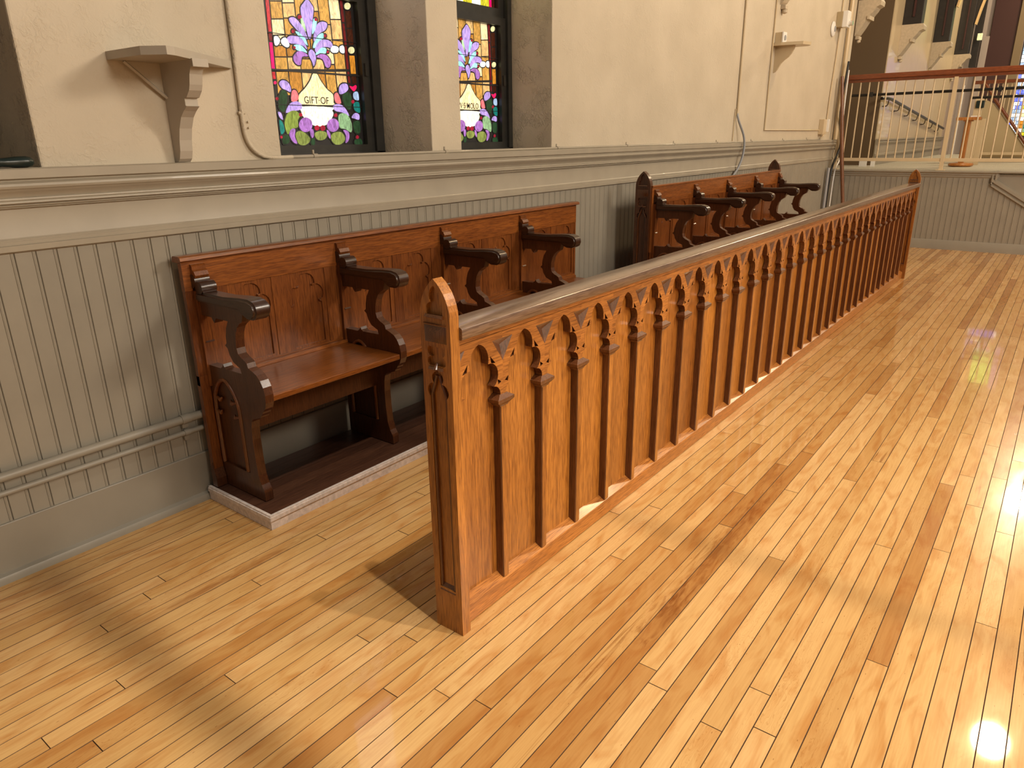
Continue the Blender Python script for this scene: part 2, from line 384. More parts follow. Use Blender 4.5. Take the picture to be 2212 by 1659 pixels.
def board_mesh(lst, name, parent):
    vs = []; fs = []; tint = []; fmi = []
    for (x0, x1, y0, y1) in lst:
        g = .0005; c = .0009; gx = .0005; zj = random.uniform(-.0003, .0003)
        b = len(vs)
        X0, X1, Y0, Y1 = x0+gx, x1-gx, y0+g, y1-g
        vs += [(X0,Y0,-.006),(X1,Y0,-.006),(X1,Y1,-.006),(X0,Y1,-.006),(X0,Y0,zj-.0012),(X1,Y0,zj-.0012),(X1,Y1,zj-.0012),(X0,Y1,zj-.0012),
               (X0+.0008,Y0+c,zj),(X1-.0008,Y0+c,zj),(X1-.0008,Y1-c,zj),(X0+.0008,Y1-c,zj)]
        for q in ((0,1,5,4),(1,2,6,5),(2,3,7,6),(3,0,4,7),(4,5,9,8),(5,6,10,9),(6,7,11,10),(7,4,8,11),(8,9,10,11)): fs.append(tuple(i+b for i in q))
        t = random.random(); t = t if random.random() > .10 else random.random()*.15
        if random.random() < .5: t = .35+t*.6
        col = (t, random.random(), random.random(), 1)
        tint += list(col)*12
        fmi += [1]*8+[0]
    o = new_obj(name, vs, fs, None, parent, mats=[FLOORM, GAP], fm=fmi)
    a = o.data.color_attributes.new('tint', 'FLOAT_COLOR', 'POINT'); a.data.foreach_set('color', tint)
    return o
for b in boards[:299]: board_mesh([b], 'floor_board', floor_root)
rest = board_mesh(boards[299:], 'floor_boards', floor_root); rest['kind'] = 'stuff'

# ================================================================== LEFT WALL
wl = MB()
OPEN = [(.06, .984), (1.907, 2.83), (3.063, 3.927)]
YB = 3.16
xs = [-3.0] + [v for o in OPEN for v in o] + [10.98]
for i in range(0, len(xs), 2):
    wl.box(xs[i], xs[i+1], YW, YB, 1.345, 4.4, .007)
for a, b in OPEN: wl.box(a-.01, b+.01, YW+.37, YB, 1.28, 1.357)
wl.box(-3.0, 10.98, YW, YB, 4.4, 7.0)
wl.box(-3.0, 10.98, YW+.004, YB, -.05, 1.349)
for a, b in OPEN: wl.box(a-.02, b+.02, YW, YB, 1.25, 1.352)
wall_left = wl.build('wall_left', PLASTER); tag(wall_left, kind='structure')

# beaded boards of the wainscot
BW = .0634; nb = 0
bprof = []
def bead_board(x0, x1, yf, z0, z1):
    """board with V edges and a bead beside the joint; yf = front face"""
    b = MB(); w_ = x1-x0
    P = [(0, .012), (0, .0032), (.0018, 0), (w_*.80, 0), (w_*.815, .0017), (w_*.83, 0), (w_*.90, -.0012), (w_*.955, 0), (w_-.0008, .0032), (w_-.0008, .012)]
    b.prism([(x0+px, yf+py) for px, py in P], z0, z1, 'z'); return b
xk = -.55; proto = None
while xk < XE-.01:
    if proto is None:
        proto = bead_board(0, BW, 0, .2, 1.10).build('wainscot_board', TAUPE, wall_left)
        proto.location = (xk, YW-.012, 0)
    else:
        c = proto.copy(); COL.objects.link(c); c.parent = wall_left; c.location = (xk, YW-.012, 0)
    xk += BW
# rail mouldings
def run(name, prof, x0, x1, m, kind='structure', smooth=False, parent=None):
    o = MB().prism([(YW-a, z) for a, z in prof], x0, x1, 'x').build(name, m, parent, smooth=smooth, angle=30)
    if kind and not parent: o['kind'] = kind
    return o
ledge = [(-.002, 1.352), (.038, 1.352), (.044, 1.348), (.045, 1.321), (.040, 1.318), (.034, 1.3165), (.034, 1.3125), (.040, 1.310), (.047, 1.305), (.049, 1.298), (.047, 1.291), (.041, 1.287), (.040, 1.285),
         (.036, 1.280), (.028, 1.272), (.0245, 1.262), (.030, 1.261), (.031, 1.256), (.029, 1.2535), (.033, 1.251), (.034, 1.246), (.029, 1.2425), (.024, 1.242), (.027, 1.238), (.024, 1.2345), (.020, 1.234), (.022, 1.231), (.014, 1.227), (-.002, 1.227)]
run('trim_1', ledge, -.6, 10.98, TAUPE2, smooth=True)
frieze = [(-.002, 1.228), (.012, 1.228), (.013, 1.139), (.014, 1.137), (.018, 1.132), (.018, 1.128), (.020, 1.1275), (.020, 1.117), (.024, 1.115), (.026, 1.1145), (.026, 1.097), (.020, 1.0945), (.012, 1.090), (-.002, 1.090)]
run('trim_2', frieze, -.6, XE, TAUPE2, smooth=True)
base = [(-.002, .206), (.020, .206), (.022, .203), (.0215, .2), (.021, .034), (.0235, .0325), (.0235, .032), (.036, .027), (.040, .018), (.041, .0), (-.002, .0)]
run('baseboard_left', base, -.6, XE, TAUPE, smooth=True)
# sills in the window recesses
# window units ------------------------------------------------------
BEDX = 0
def smooth_loop(pts, n=3):
    N = len(pts)
    if N > 11: n = 2
    out = []
    for i in range(N):
        a, b, c, d = [Vector(pts[(i+k) % N]) for k in (-1, 0, 1, 2)]
        for k in range(n):
            t = k/n; v = .5*((2*b)+(-a+c)*t+(2*a-5*b+4*c-d)*t*t+(-a+3*b-3*c+d)*t**3); out.append((v.x, v.y))
    return out
ART_BG=[('amber2',[(-0.199,2.194),(-0.141,2.203),(-0.141,2.136),(-0.200,2.127)]),
('honey',[(-0.201,2.122),(-0.142,2.130),(-0.143,2.042),(-0.203,2.035)]),
('amber',[(-0.204,2.029),(-0.143,2.036),(-0.144,1.967),(-0.205,1.960)]),
('straw',[(-0.206,1.954),(-0.145,1.961),(-0.145,1.898),(-0.208,1.892)]),
('straw',[(-0.208,1.887),(-0.146,1.893),(-0.146,1.853),(-0.209,1.848)]),
('amber2',[(-0.210,1.843),(-0.147,1.848),(-0.147,1.804),(-0.210,1.800)]),
('amber',[(-0.211,1.794),(-0.147,1.798),(-0.148,1.748),(-0.212,1.744)]),
('amber',[(-0.213,1.732),(-0.149,1.736),(-0.150,1.633),(-0.216,1.630)]),
('amber',[(-0.133,2.204),(-0.074,2.214),(-0.073,2.110),(-0.134,2.102)]),
('straw',[(-0.135,2.096),(-0.074,2.104),(-0.073,2.043),(-0.135,2.035)]),
('honey',[(-0.136,2.029),(-0.074,2.037),(-0.073,1.978),(-0.137,1.971)]),
('amber',[(-0.137,1.966),(-0.074,1.972),(-0.073,1.893),(-0.138,1.887)]),
('amber2',[(-0.139,1.881),(-0.074,1.887),(-0.073,1.810),(-0.139,1.805)]),
('honey',[(-0.140,1.799),(-0.074,1.804),(-0.073,1.753),(-0.140,1.749)]),
('amber2',[(-0.141,1.737),(-0.074,1.740),(-0.073,1.635),(-0.142,1.633)]),
('amber2',[(-0.066,2.215),(-0.006,2.224),(-0.005,2.163),(-0.065,2.154)]),
('amber',[(-0.066,2.149),(-0.005,2.158),(-0.004,1.982),(-0.066,1.975)]),
('honey',[(-0.066,1.969),(-0.004,1.976),(-0.003,1.924),(-0.066,1.918)]),
('amber2',[(-0.066,1.912),(-0.004,1.918),(-0.003,1.806),(-0.066,1.802)]),
('amber',[(-0.066,1.796),(-0.003,1.800),(-0.002,1.757),(-0.066,1.753)]),
('honey',[(-0.066,1.741),(-0.003,1.744),(-0.002,1.638),(-0.066,1.635)]),
('honey',[(0.002,2.226),(0.059,2.235),(0.062,2.153),(0.003,2.144)]),
('honey',[(0.002,2.139),(0.061,2.147),(0.065,2.022),(0.004,2.015)]),
('amber2',[(0.003,2.009),(0.064,2.016),(0.068,1.905),(0.005,1.899)]),
('amber2',[(0.004,1.893),(0.067,1.899),(0.070,1.811),(0.005,1.807)]),
('honey',[(0.005,1.801),(0.069,1.805),(0.071,1.761),(0.006,1.758)]),
('amber2',[(0.005,1.745),(0.070,1.749),(0.073,1.640),(0.006,1.638)]),
('honey',[(0.067,2.236),(0.127,2.245),(0.130,2.121),(0.071,2.113)]),
('amber',[(0.070,2.107),(0.130,2.115),(0.133,1.971),(0.074,1.965)]),
('honey',[(0.074,1.959),(0.132,1.965),(0.135,1.890),(0.076,1.885)]),
('straw',[(0.075,1.879),(0.134,1.883),(0.137,1.790),(0.079,1.786)]),
('amber2',[(0.078,1.780),(0.136,1.783),(0.137,1.765),(0.079,1.762)]),
('amber',[(0.078,1.749),(0.136,1.752),(0.139,1.643),(0.082,1.641)]),
('amber2',[(0.135,2.247),(0.195,2.256),(0.198,2.172),(0.138,2.163)]),
('straw',[(0.137,2.158),(0.197,2.166),(0.202,2.001),(0.141,1.995)]),
('honey',[(0.140,1.989),(0.202,1.995),(0.205,1.909),(0.143,1.903)]),
('amber',[(0.142,1.897),(0.204,1.903),(0.208,1.770),(0.145,1.766)]),
('honey',[(0.145,1.753),(0.208,1.757),(0.211,1.645),(0.148,1.643)]),
('rose',[(-0.223,2.190),(-0.206,2.193),(-0.209,2.076),(-0.226,2.074)]),
('rose',[(-0.227,2.069),(-0.210,2.071),(-0.214,1.904),(-0.231,1.902)]),
('crimson',[(-0.232,1.897),(-0.215,1.898),(-0.216,1.864),(-0.232,1.862)]),
('hotpink',[(-0.233,1.857),(-0.217,1.858),(-0.220,1.744),(-0.236,1.743)]),
('rose',[(-0.237,1.731),(-0.221,1.732),(-0.221,1.701),(-0.237,1.700)]),
('crimson',[(0.204,2.258),(0.220,2.260),(0.223,2.134),(0.208,2.131)]),
('crimson',[(0.208,2.126),(0.223,2.127),(0.227,1.989),(0.212,1.988)]),
('crimson',[(0.212,1.981),(0.226,1.983),(0.229,1.884),(0.215,1.883)]),
('crimson',[(0.214,1.877),(0.228,1.878),(0.232,1.771),(0.218,1.770)]),
('crimson',[(0.218,1.757),(0.231,1.758),(0.233,1.705),(0.220,1.705)]),
('umber',[(0.231,2.262),(0.273,2.268),(0.274,2.140),(0.234,2.135)]),
('umber',[(0.234,2.129),(0.273,2.134),(0.274,2.089),(0.236,2.084)]),
('umber',[(0.236,2.040),(0.273,2.044),(0.274,1.968),(0.238,1.964)]),
('umber',[(0.238,1.958),(0.274,1.961),(0.275,1.888),(0.240,1.885)]),
('orange',[(0.241,1.835),(0.274,1.837),(0.275,1.751),(0.243,1.749)]),
('umber',[(0.243,1.738),(0.274,1.740),(0.275,1.703),(0.245,1.701)])]
ART_FG=[('mint',[(-0.045,1.974),(-0.029,1.974),(-0.021,1.923),(-0.040,1.934)]),
('aqua',[(0.031,1.982),(0.050,1.972),(0.030,1.928),(0.015,1.918)]),
('aqua',[(-0.083,1.917),(-0.053,1.912),(-0.031,1.895),(-0.018,1.861),(-0.037,1.872),(-0.059,1.891)]),
('aqua',[(-0.100,1.854),(-0.077,1.860),(-0.050,1.854),(-0.026,1.829),(-0.053,1.833),(-0.083,1.835)]),
('aqua',[(0.012,1.855),(0.027,1.886),(0.053,1.913),(0.081,1.925),(0.082,1.903),(0.050,1.884),(0.026,1.856)]),
('aqua',[(0.026,1.822),(0.034,1.840),(0.061,1.857),(0.091,1.857),(0.087,1.834),(0.055,1.833)]),
('lilac',[(-0.000,2.063),(-0.022,2.042),(-0.038,2.024),(-0.038,1.987),(-0.023,1.952),(-0.014,1.920),(-0.008,1.895),(0.005,1.897),(0.016,1.939),(0.029,1.990),(0.037,2.029),(0.025,2.048),(0.013,2.060)]),
('lilac',[(-0.111,1.969),(-0.096,1.976),(-0.080,1.976),(-0.058,1.962),(-0.036,1.938),(-0.023,1.915),(-0.015,1.891),(-0.034,1.895),(-0.064,1.917),(-0.093,1.941),(-0.108,1.956)]),
('lilac',[(-0.137,1.880),(-0.115,1.895),(-0.091,1.898),(-0.067,1.895),(-0.041,1.880),(-0.024,1.844),(-0.047,1.857),(-0.082,1.862),(-0.122,1.863)]),
('violet',[(-0.093,1.822),(-0.070,1.833),(-0.037,1.826),(-0.023,1.813),(-0.056,1.809),(-0.066,1.790),(-0.072,1.772),(-0.092,1.771),(-0.108,1.785),(-0.109,1.804)]),
('lilac',[(0.020,1.898),(0.033,1.933),(0.048,1.957),(0.063,1.969),(0.085,1.976),(0.110,1.972),(0.109,1.955),(0.094,1.938),(0.067,1.925),(0.044,1.909),(0.026,1.882)]),
('lilac',[(0.023,1.847),(0.037,1.872),(0.062,1.891),(0.092,1.898),(0.121,1.892),(0.135,1.878),(0.126,1.862),(0.094,1.864),(0.058,1.855),(0.032,1.833)]),
('violet',[(0.028,1.814),(0.054,1.828),(0.089,1.826),(0.110,1.807),(0.113,1.789),(0.103,1.772),(0.085,1.769),(0.075,1.782),(0.067,1.802),(0.049,1.810)]),
('lilac',[(-0.013,1.836),(0.002,1.845),(0.019,1.832),(0.024,1.809),(0.017,1.787),(0.005,1.770),(-0.002,1.792),(-0.018,1.819)]),
('ruby',[(-0.038,1.983),(-0.041,1.978),(-0.045,1.975),(-0.051,1.973),(-0.056,1.974),(-0.060,1.976),(-0.060,1.981),(-0.058,1.986),(-0.054,1.989),(-0.048,1.991),(-0.043,1.990),(-0.039,1.988)]),
('ruby',[(0.054,1.982),(0.052,1.978),(0.049,1.975),(0.044,1.974),(0.040,1.974),(0.037,1.977),(0.036,1.980),(0.038,1.984),(0.041,1.986),(0.046,1.988),(0.050,1.987),(0.053,1.985)]),
('ruby',[(-0.085,1.917),(-0.087,1.913),(-0.091,1.910),(-0.096,1.908),(-0.101,1.909),(-0.104,1.911),(-0.105,1.915),(-0.103,1.919),(-0.099,1.923),(-0.094,1.924),(-0.089,1.924),(-0.086,1.921)]),
('ruby',[(0.102,1.915),(0.100,1.911),(0.097,1.908),(0.092,1.907),(0.088,1.907),(0.085,1.909),(0.084,1.913),(0.086,1.917),(0.089,1.919),(0.094,1.921),(0.098,1.920),(0.101,1.918)]),
('ruby',[(-0.090,1.846),(-0.092,1.843),(-0.095,1.840),(-0.099,1.839),(-0.102,1.840),(-0.105,1.842),(-0.105,1.845),(-0.104,1.848),(-0.101,1.851),(-0.097,1.852),(-0.093,1.851),(-0.091,1.849)]),
('ruby',[(0.108,1.843),(0.106,1.839),(0.103,1.837),(0.099,1.836),(0.095,1.836),(0.093,1.838),(0.092,1.841),(0.094,1.845),(0.097,1.847),(0.101,1.848),(0.104,1.848),(0.107,1.845)]),
('milk',[(-0.206,1.882),(-0.185,1.885),(-0.176,1.868),(-0.190,1.849),(-0.206,1.849)]),
('milk',[(-0.169,1.871),(-0.143,1.885),(-0.125,1.856),(-0.139,1.843),(-0.164,1.853)]),
('milk',[(0.119,1.853),(0.136,1.872),(0.169,1.868),(0.165,1.846),(0.133,1.841)]),
('milk',[(0.178,1.868),(0.197,1.879),(0.208,1.871),(0.206,1.844),(0.182,1.847)]),
('cream',[(-0.003,1.736),(0.021,1.736),(0.032,1.717),(0.049,1.694),(0.078,1.664),(0.109,1.645),(0.108,1.607),(0.100,1.594),(-0.088,1.593),(-0.104,1.605),(-0.099,1.636),(-0.064,1.663),(-0.032,1.694),(-0.015,1.717)]),
('cream2',[(-0.089,1.583),(0.097,1.583),(0.095,1.568),(0.101,1.555),(0.090,1.534),(0.049,1.499),(-0.012,1.492),(-0.056,1.510),(-0.089,1.538),(-0.095,1.558)]),
('lilac',[(-0.206,1.682),(-0.188,1.697),(-0.160,1.692),(-0.145,1.670),(-0.147,1.647),(-0.170,1.654),(-0.193,1.662)]),
('lilac',[(0.152,1.676),(0.173,1.697),(0.205,1.699),(0.213,1.676),(0.191,1.657),(0.155,1.648)]),
('pink',[(-0.138,1.651),(-0.116,1.655),(-0.104,1.631),(-0.114,1.609),(-0.147,1.606)]),
('pink',[(0.118,1.643),(0.140,1.653),(0.158,1.606),(0.123,1.607)]),
('lilac',[(-0.187,1.552),(-0.169,1.584),(-0.142,1.602),(-0.111,1.605),(-0.091,1.593),(-0.092,1.573),(-0.117,1.564),(-0.150,1.561)]),
('lilac',[(0.107,1.593),(0.140,1.600),(0.176,1.586),(0.204,1.544),(0.160,1.560),(0.118,1.566),(0.105,1.580)]),
('moss',[(-0.200,1.509),(-0.186,1.541),(-0.162,1.559),(-0.128,1.562),(-0.106,1.542),(-0.123,1.518),(-0.127,1.487),(-0.167,1.478),(-0.187,1.454),(-0.198,1.474)]),
('moss2',[(0.131,1.524),(0.137,1.548),(0.166,1.557),(0.197,1.545),(0.216,1.507),(0.210,1.463),(0.170,1.479),(0.136,1.486)]),
('violet',[(-0.181,1.452),(-0.168,1.476),(-0.150,1.481),(-0.143,1.473),(-0.150,1.443),(-0.139,1.411),(-0.164,1.419)]),
('violet',[(0.157,1.474),(0.188,1.467),(0.194,1.441),(0.182,1.418),(0.165,1.411),(0.172,1.446)]),
('olive',[(-0.144,1.456),(-0.113,1.470),(-0.075,1.452),(-0.060,1.425),(-0.093,1.403),(-0.132,1.410)]),
('olive',[(-0.029,1.458),(0.009,1.470),(0.047,1.460),(0.038,1.435),(0.009,1.425),(-0.019,1.431)]),
('olive',[(0.075,1.449),(0.105,1.464),(0.143,1.463),(0.163,1.437),(0.150,1.413),(0.110,1.400),(0.078,1.417)]),
('violet',[(-0.057,1.473),(-0.036,1.476),(-0.036,1.447),(-0.049,1.437)]),
('violet',[(0.049,1.474),(0.066,1.464),(0.069,1.432),(0.055,1.444)]),
('lilac',[(0.221,1.536),(0.233,1.552),(0.253,1.559),(0.273,1.550),(0.269,1.526),(0.240,1.531)]),
('teal',[(0.242,1.606),(0.275,1.614),(0.282,1.584),(0.276,1.560),(0.245,1.573)]),
('sky',[(0.246,1.657),(0.275,1.663),(0.278,1.623),(0.246,1.629)]),
('magenta',[(0.223,1.689),(0.243,1.687),(0.265,1.696),(0.269,1.683),(0.248,1.665)]),
('fern',[(-0.210,1.636),(-0.186,1.654),(-0.171,1.641),(-0.171,1.612),(-0.197,1.556),(-0.224,1.577)]),
('lilac',[(-0.232,1.555),(-0.214,1.550),(-0.208,1.521),(-0.224,1.530)]),
('teal',[(-0.230,1.517),(-0.212,1.508),(-0.206,1.470),(-0.228,1.456)]),
('fern',[(0.173,1.645),(0.216,1.658),(0.230,1.624),(0.212,1.573),(0.177,1.600)]),
('fern',[(0.228,1.512),(0.271,1.517),(0.268,1.460),(0.233,1.465)]),
('fern',[(-0.221,1.444),(-0.188,1.450),(-0.187,1.417),(-0.220,1.411)]),
('fern',[(0.228,1.422),(0.268,1.431),(0.278,1.402),(0.232,1.401)]),
('fern',[(-0.055,1.429),(-0.034,1.434),(-0.035,1.406),(-0.055,1.404)]),
('violet',[(-0.038,1.499),(-0.045,1.482),(-0.062,1.469),(-0.083,1.464),(-0.102,1.469),(-0.115,1.481),(-0.118,1.498),(-0.110,1.515),(-0.094,1.528),(-0.074,1.533),(-0.054,1.528),(-0.041,1.516)]),
('violet',[(0.131,1.498),(0.124,1.481),(0.108,1.469),(0.088,1.465),(0.069,1.469),(0.056,1.481),(0.053,1.497),(0.060,1.513),(0.075,1.525),(0.096,1.530),(0.115,1.526),(0.128,1.514)]),
('ruby',[(0.004,1.485),(0.001,1.478),(-0.005,1.474),(-0.013,1.472),(-0.020,1.474),(-0.025,1.478),(-0.026,1.485),(-0.023,1.491),(-0.017,1.495),(-0.009,1.497),(-0.002,1.495),(0.003,1.491)]),
('ruby',[(0.041,1.483),(0.038,1.477),(0.031,1.472),(0.023,1.470),(0.015,1.472),(0.010,1.477),(0.008,1.483),(0.011,1.490),(0.018,1.495),(0.026,1.497),(0.034,1.495),(0.039,1.490)]),
('ruby',[(-0.092,1.545),(-0.094,1.540),(-0.099,1.537),(-0.104,1.536),(-0.109,1.537),(-0.112,1.540),(-0.113,1.544),(-0.111,1.549),(-0.107,1.552),(-0.102,1.553),(-0.097,1.552),(-0.093,1.549)]),
('ruby',[(0.126,1.546),(0.124,1.541),(0.120,1.538),(0.114,1.537),(0.109,1.538),(0.105,1.541),(0.104,1.546),(0.106,1.550),(0.111,1.553),(0.116,1.555),(0.122,1.554),(0.125,1.550)]),
('ruby',[(0.247,1.615),(0.245,1.610),(0.241,1.607),(0.235,1.605),(0.230,1.607),(0.226,1.610),(0.225,1.614),(0.227,1.618),(0.232,1.621),(0.237,1.623),(0.243,1.622),(0.246,1.619)]),
('ruby',[(0.259,1.439),(0.257,1.434),(0.253,1.431),(0.247,1.430),(0.241,1.431),(0.238,1.434),(0.237,1.439),(0.239,1.443),(0.243,1.446),(0.249,1.448),(0.254,1.446),(0.258,1.443)]),
('ruby',[(-0.220,1.615),(-0.222,1.611),(-0.225,1.608),(-0.229,1.607),(-0.233,1.608),(-0.235,1.611),(-0.236,1.614),(-0.234,1.618),(-0.231,1.620),(-0.227,1.621),(-0.223,1.620),(-0.221,1.618)]),
('ruby',[(-0.221,1.442),(-0.222,1.438),(-0.225,1.436),(-0.229,1.435),(-0.232,1.436),(-0.234,1.439),(-0.235,1.442),(-0.234,1.445),(-0.231,1.447),(-0.227,1.448),(-0.224,1.447),(-0.222,1.445)]),
('pearl',[(0.272,2.066),(0.268,2.058),(0.260,2.051),(0.249,2.048),(0.239,2.049),(0.232,2.054),(0.231,2.062),(0.234,2.070),(0.242,2.076),(0.253,2.080),(0.263,2.079),(0.270,2.074)]),
('pearl',[(0.276,1.863),(0.272,1.854),(0.264,1.848),(0.253,1.845),(0.243,1.846),(0.236,1.852),(0.234,1.860),(0.237,1.868),(0.246,1.875),(0.257,1.877),(0.267,1.876),(0.274,1.871)]),
('magenta',[(-0.221,1.685),(-0.222,1.681),(-0.225,1.679),(-0.230,1.677),(-0.233,1.678),(-0.236,1.681),(-0.236,1.684),(-0.235,1.687),(-0.232,1.690),(-0.228,1.691),(-0.224,1.690),(-0.221,1.688)])]

def window(name, ax, yg, x0, x1, text, upper, ktop=4.0, art=True):
    root = empty(name, (ax, yg, 0)); root['kind'] = 'structure'
    L0, L1 = x0-ax, x1-ax
    fr = MB()
    gl, gr_ = -.292, .292
    zt = 2.085
    fr.box(L0, gl-.055, -.052, .05, 1.353, ktop); fr.box(gr_+.050, L1, -.052, .05, 1.353, ktop)
    fr.box(L0, L1, -.052, .05, 1.352, 1.366)
    fr.build('frame', DARKM, root)
    sa = MB()
    for (z0, z1) in ((1.366, 2.128), (2.130, ktop)):
        b0 = .036 if z0 < 2 else .050
        yo = -.034 if z0 < 2 else -.018
        sa.box(gl-.055, gl, yo, .02, z0, z1); sa.box(gr_, gr_+.050, yo, .02, z0, z1)
        sa.box(gl, gr_, yo, .02, z0, z0+b0); sa.box(gl, gr_, yo, .02, z1-.044, z1)
    sa.box(gr_+.012, gr_+.03, -.046, -.034, 1.74, 1.80)
    sa.build('sash', DARKM, root)
    MB().box(gl, gr_, 0.0, .012, 1.40, 2.088).build('lead_came', LEAD, root)
    if upper:
        MB().box(gl, gr_, 0.016, .02, 2.17, ktop-.04).build('lead_came', LEAD, root)
        n = 6; ys = [random.uniform(.30, .5) for _ in range(30)]; 
        for k in range(n):
            z = 2.182; a = gl+.05+k*(gr_-gl-.10)/n; b = a+(gr_-gl-.10)/n-.008
            while z < ktop-.1:
                z2 = min(ktop-.05, z+random.choice([.22, .30, .38]))
                MB().box(a, b, .008, .016, z, z2-.008).build('glass_pane', GM[(['lime', 'cream2', 'cream2', 'lime', 'milk', 'lime'] if name == 'window_2' else ['honey', 'white', 'white', 'white', 'white', 'straw'])[k]], root); z = z2
        MB().box(gl+.004, gl+.03, .008, .016, 2.182, ktop-.05).build('glass_pane', GM['umber'], root)
        MB().box(gr_-.03, gr_-.004, .008, .016, 2.182, ktop-.05).build('glass_pane', GM['umber'], root)
        MB().box(gr_-.047, gr_-.034, .008, .016, 2.182, ktop-.05).build('glass_pane', GM['hotpink'], root)
    if not art: return root
    clip = lambda p: (max(gl+.002, min(gr_-.002, p[0])), max(1.402, min(2.083, p[1])))
    for c, pts in ART_BG:
        q = [clip(p) for p in pts]
        if max(p[1] for p in q)-min(p[1] for p in q) < .012: continue
        MB().prism(q, -.002, .001, 'y').build('glass_pane', GM[c], root)
    lead = MB()
    for k, (c, pts) in enumerate(ART_FG):
        q = [clip(p) for p in smooth_loop(pts)]
        cx = sum(p[0] for p in q)/len(q); cz = sum(p[1] for p in q)/len(q)
        # lead outline: offset polygon
        off = []; n = len(q)
        A = sum(q[i][0]*q[(i+1) % n][1]-q[(i+1) % n][0]*q[i][1] for i in range(n))
        s = 1 if A > 0 else -1
        for i in range(n):
            a, b, d = q[i-1], q[i], q[(i+1) % n]
            t1 = Vector((b[0]-a[0], b[1]-a[1])); t2 = Vector((d[0]-b[0], d[1]-b[1]))
            if t1.length < 1e-6 or t2.length < 1e-6: off.append(b); continue
            t1.normalize(); t2.normalize(); nn = Vector((t1.y+t2.y, -t1.x-t2.x))
            if nn.length < 1e-6: nn = Vector((t1.y, -t1.x))
            nn.normalize(); w_ = .0058/max(.5, nn.dot(Vector((t1.y, -t1.x))))
            off.append((b[0]+nn.x*w_*s, b[1]+nn.y*w_*s))
        zz = -.0022 - k*.00001
        lead.prism([clip(p) for p in off], zz-.001, .0, 'y')
        MB().prism(q, zz-.0025, zz, 'y').build('glass_pane', GM[c], root)
    lead.build('lead_came', LEAD, root)
    bars = MB()
    for z, t in ((1.898, .0015), (1.741, .0042), (1.588, .0015)): bars.box(gl, gr_, -.008, -.004, z-t, z+t)
    bars.build('saddle_bar', LEAD, root)
    if text:
        cu = bpy.data.curves.new('inscription', 'FONT'); cu.body = text; cu.size = .047; cu.extrude = .0004; cu.offset = .0001; cu.align_x = 'CENTER'; cu.space_character = 1.05
        to = bpy.data.objects.new('tmp', cu); COL.objects.link(to); dg = bpy.context.evaluated_depsgraph_get(); dg.update()
        me = bpy.data.meshes.new_from_object(to.evaluated_get(dg)); bpy.data.objects.remove(to)
        me.materials.clear(); me.materials.append(LEAD)
        o = bpy.data.objects.new('inscription', me); COL.objects.link(o); o.parent = root
        wd = max(v.co.x for v in me.vertices)-min(v.co.x for v in me.vertices)
        o.scale = ((.150 if len(text) < 8 else .19)/wd, 1, 1); o.rotation_euler = (math.pi/2, 0, 0); o.location = (.002 if len(text) < 8 else -.004, -.0062, 1.598)
    return root
window('window_1', 2.431, 3.09, 1.98, 2.832, 'GIFT·OF', True)
window('window_2', 3.547, 3.045, 3.10, 3.929, 'W·S·MOLO', True)
window('window_3', .52, 3.09, .10, .986, None, False, art=False)

# ================================================================== SCREEN (choir front)
scr = empty('choir_screen', (1.306, 1.26, 0), 'long golden oak choir screen with carved gothic arches, standing on the bare strip floor', 'screen')
inv = Vector((-1.306, -1.26, 0))
def S(mb, name, m, parent=None, smooth=False, angle=None, mats=None):
    mb.v = [(v[0]-1.306, v[1]-1.26, v[2]) for v in mb.v]
    return mb.build(name, m, parent or scr, smooth=smooth, angle=angle, mats=mats)
P = .2148; X0 = 1.341; NB = 32; XR = X0+P*NB
yF = 1.233; yP = 1.262
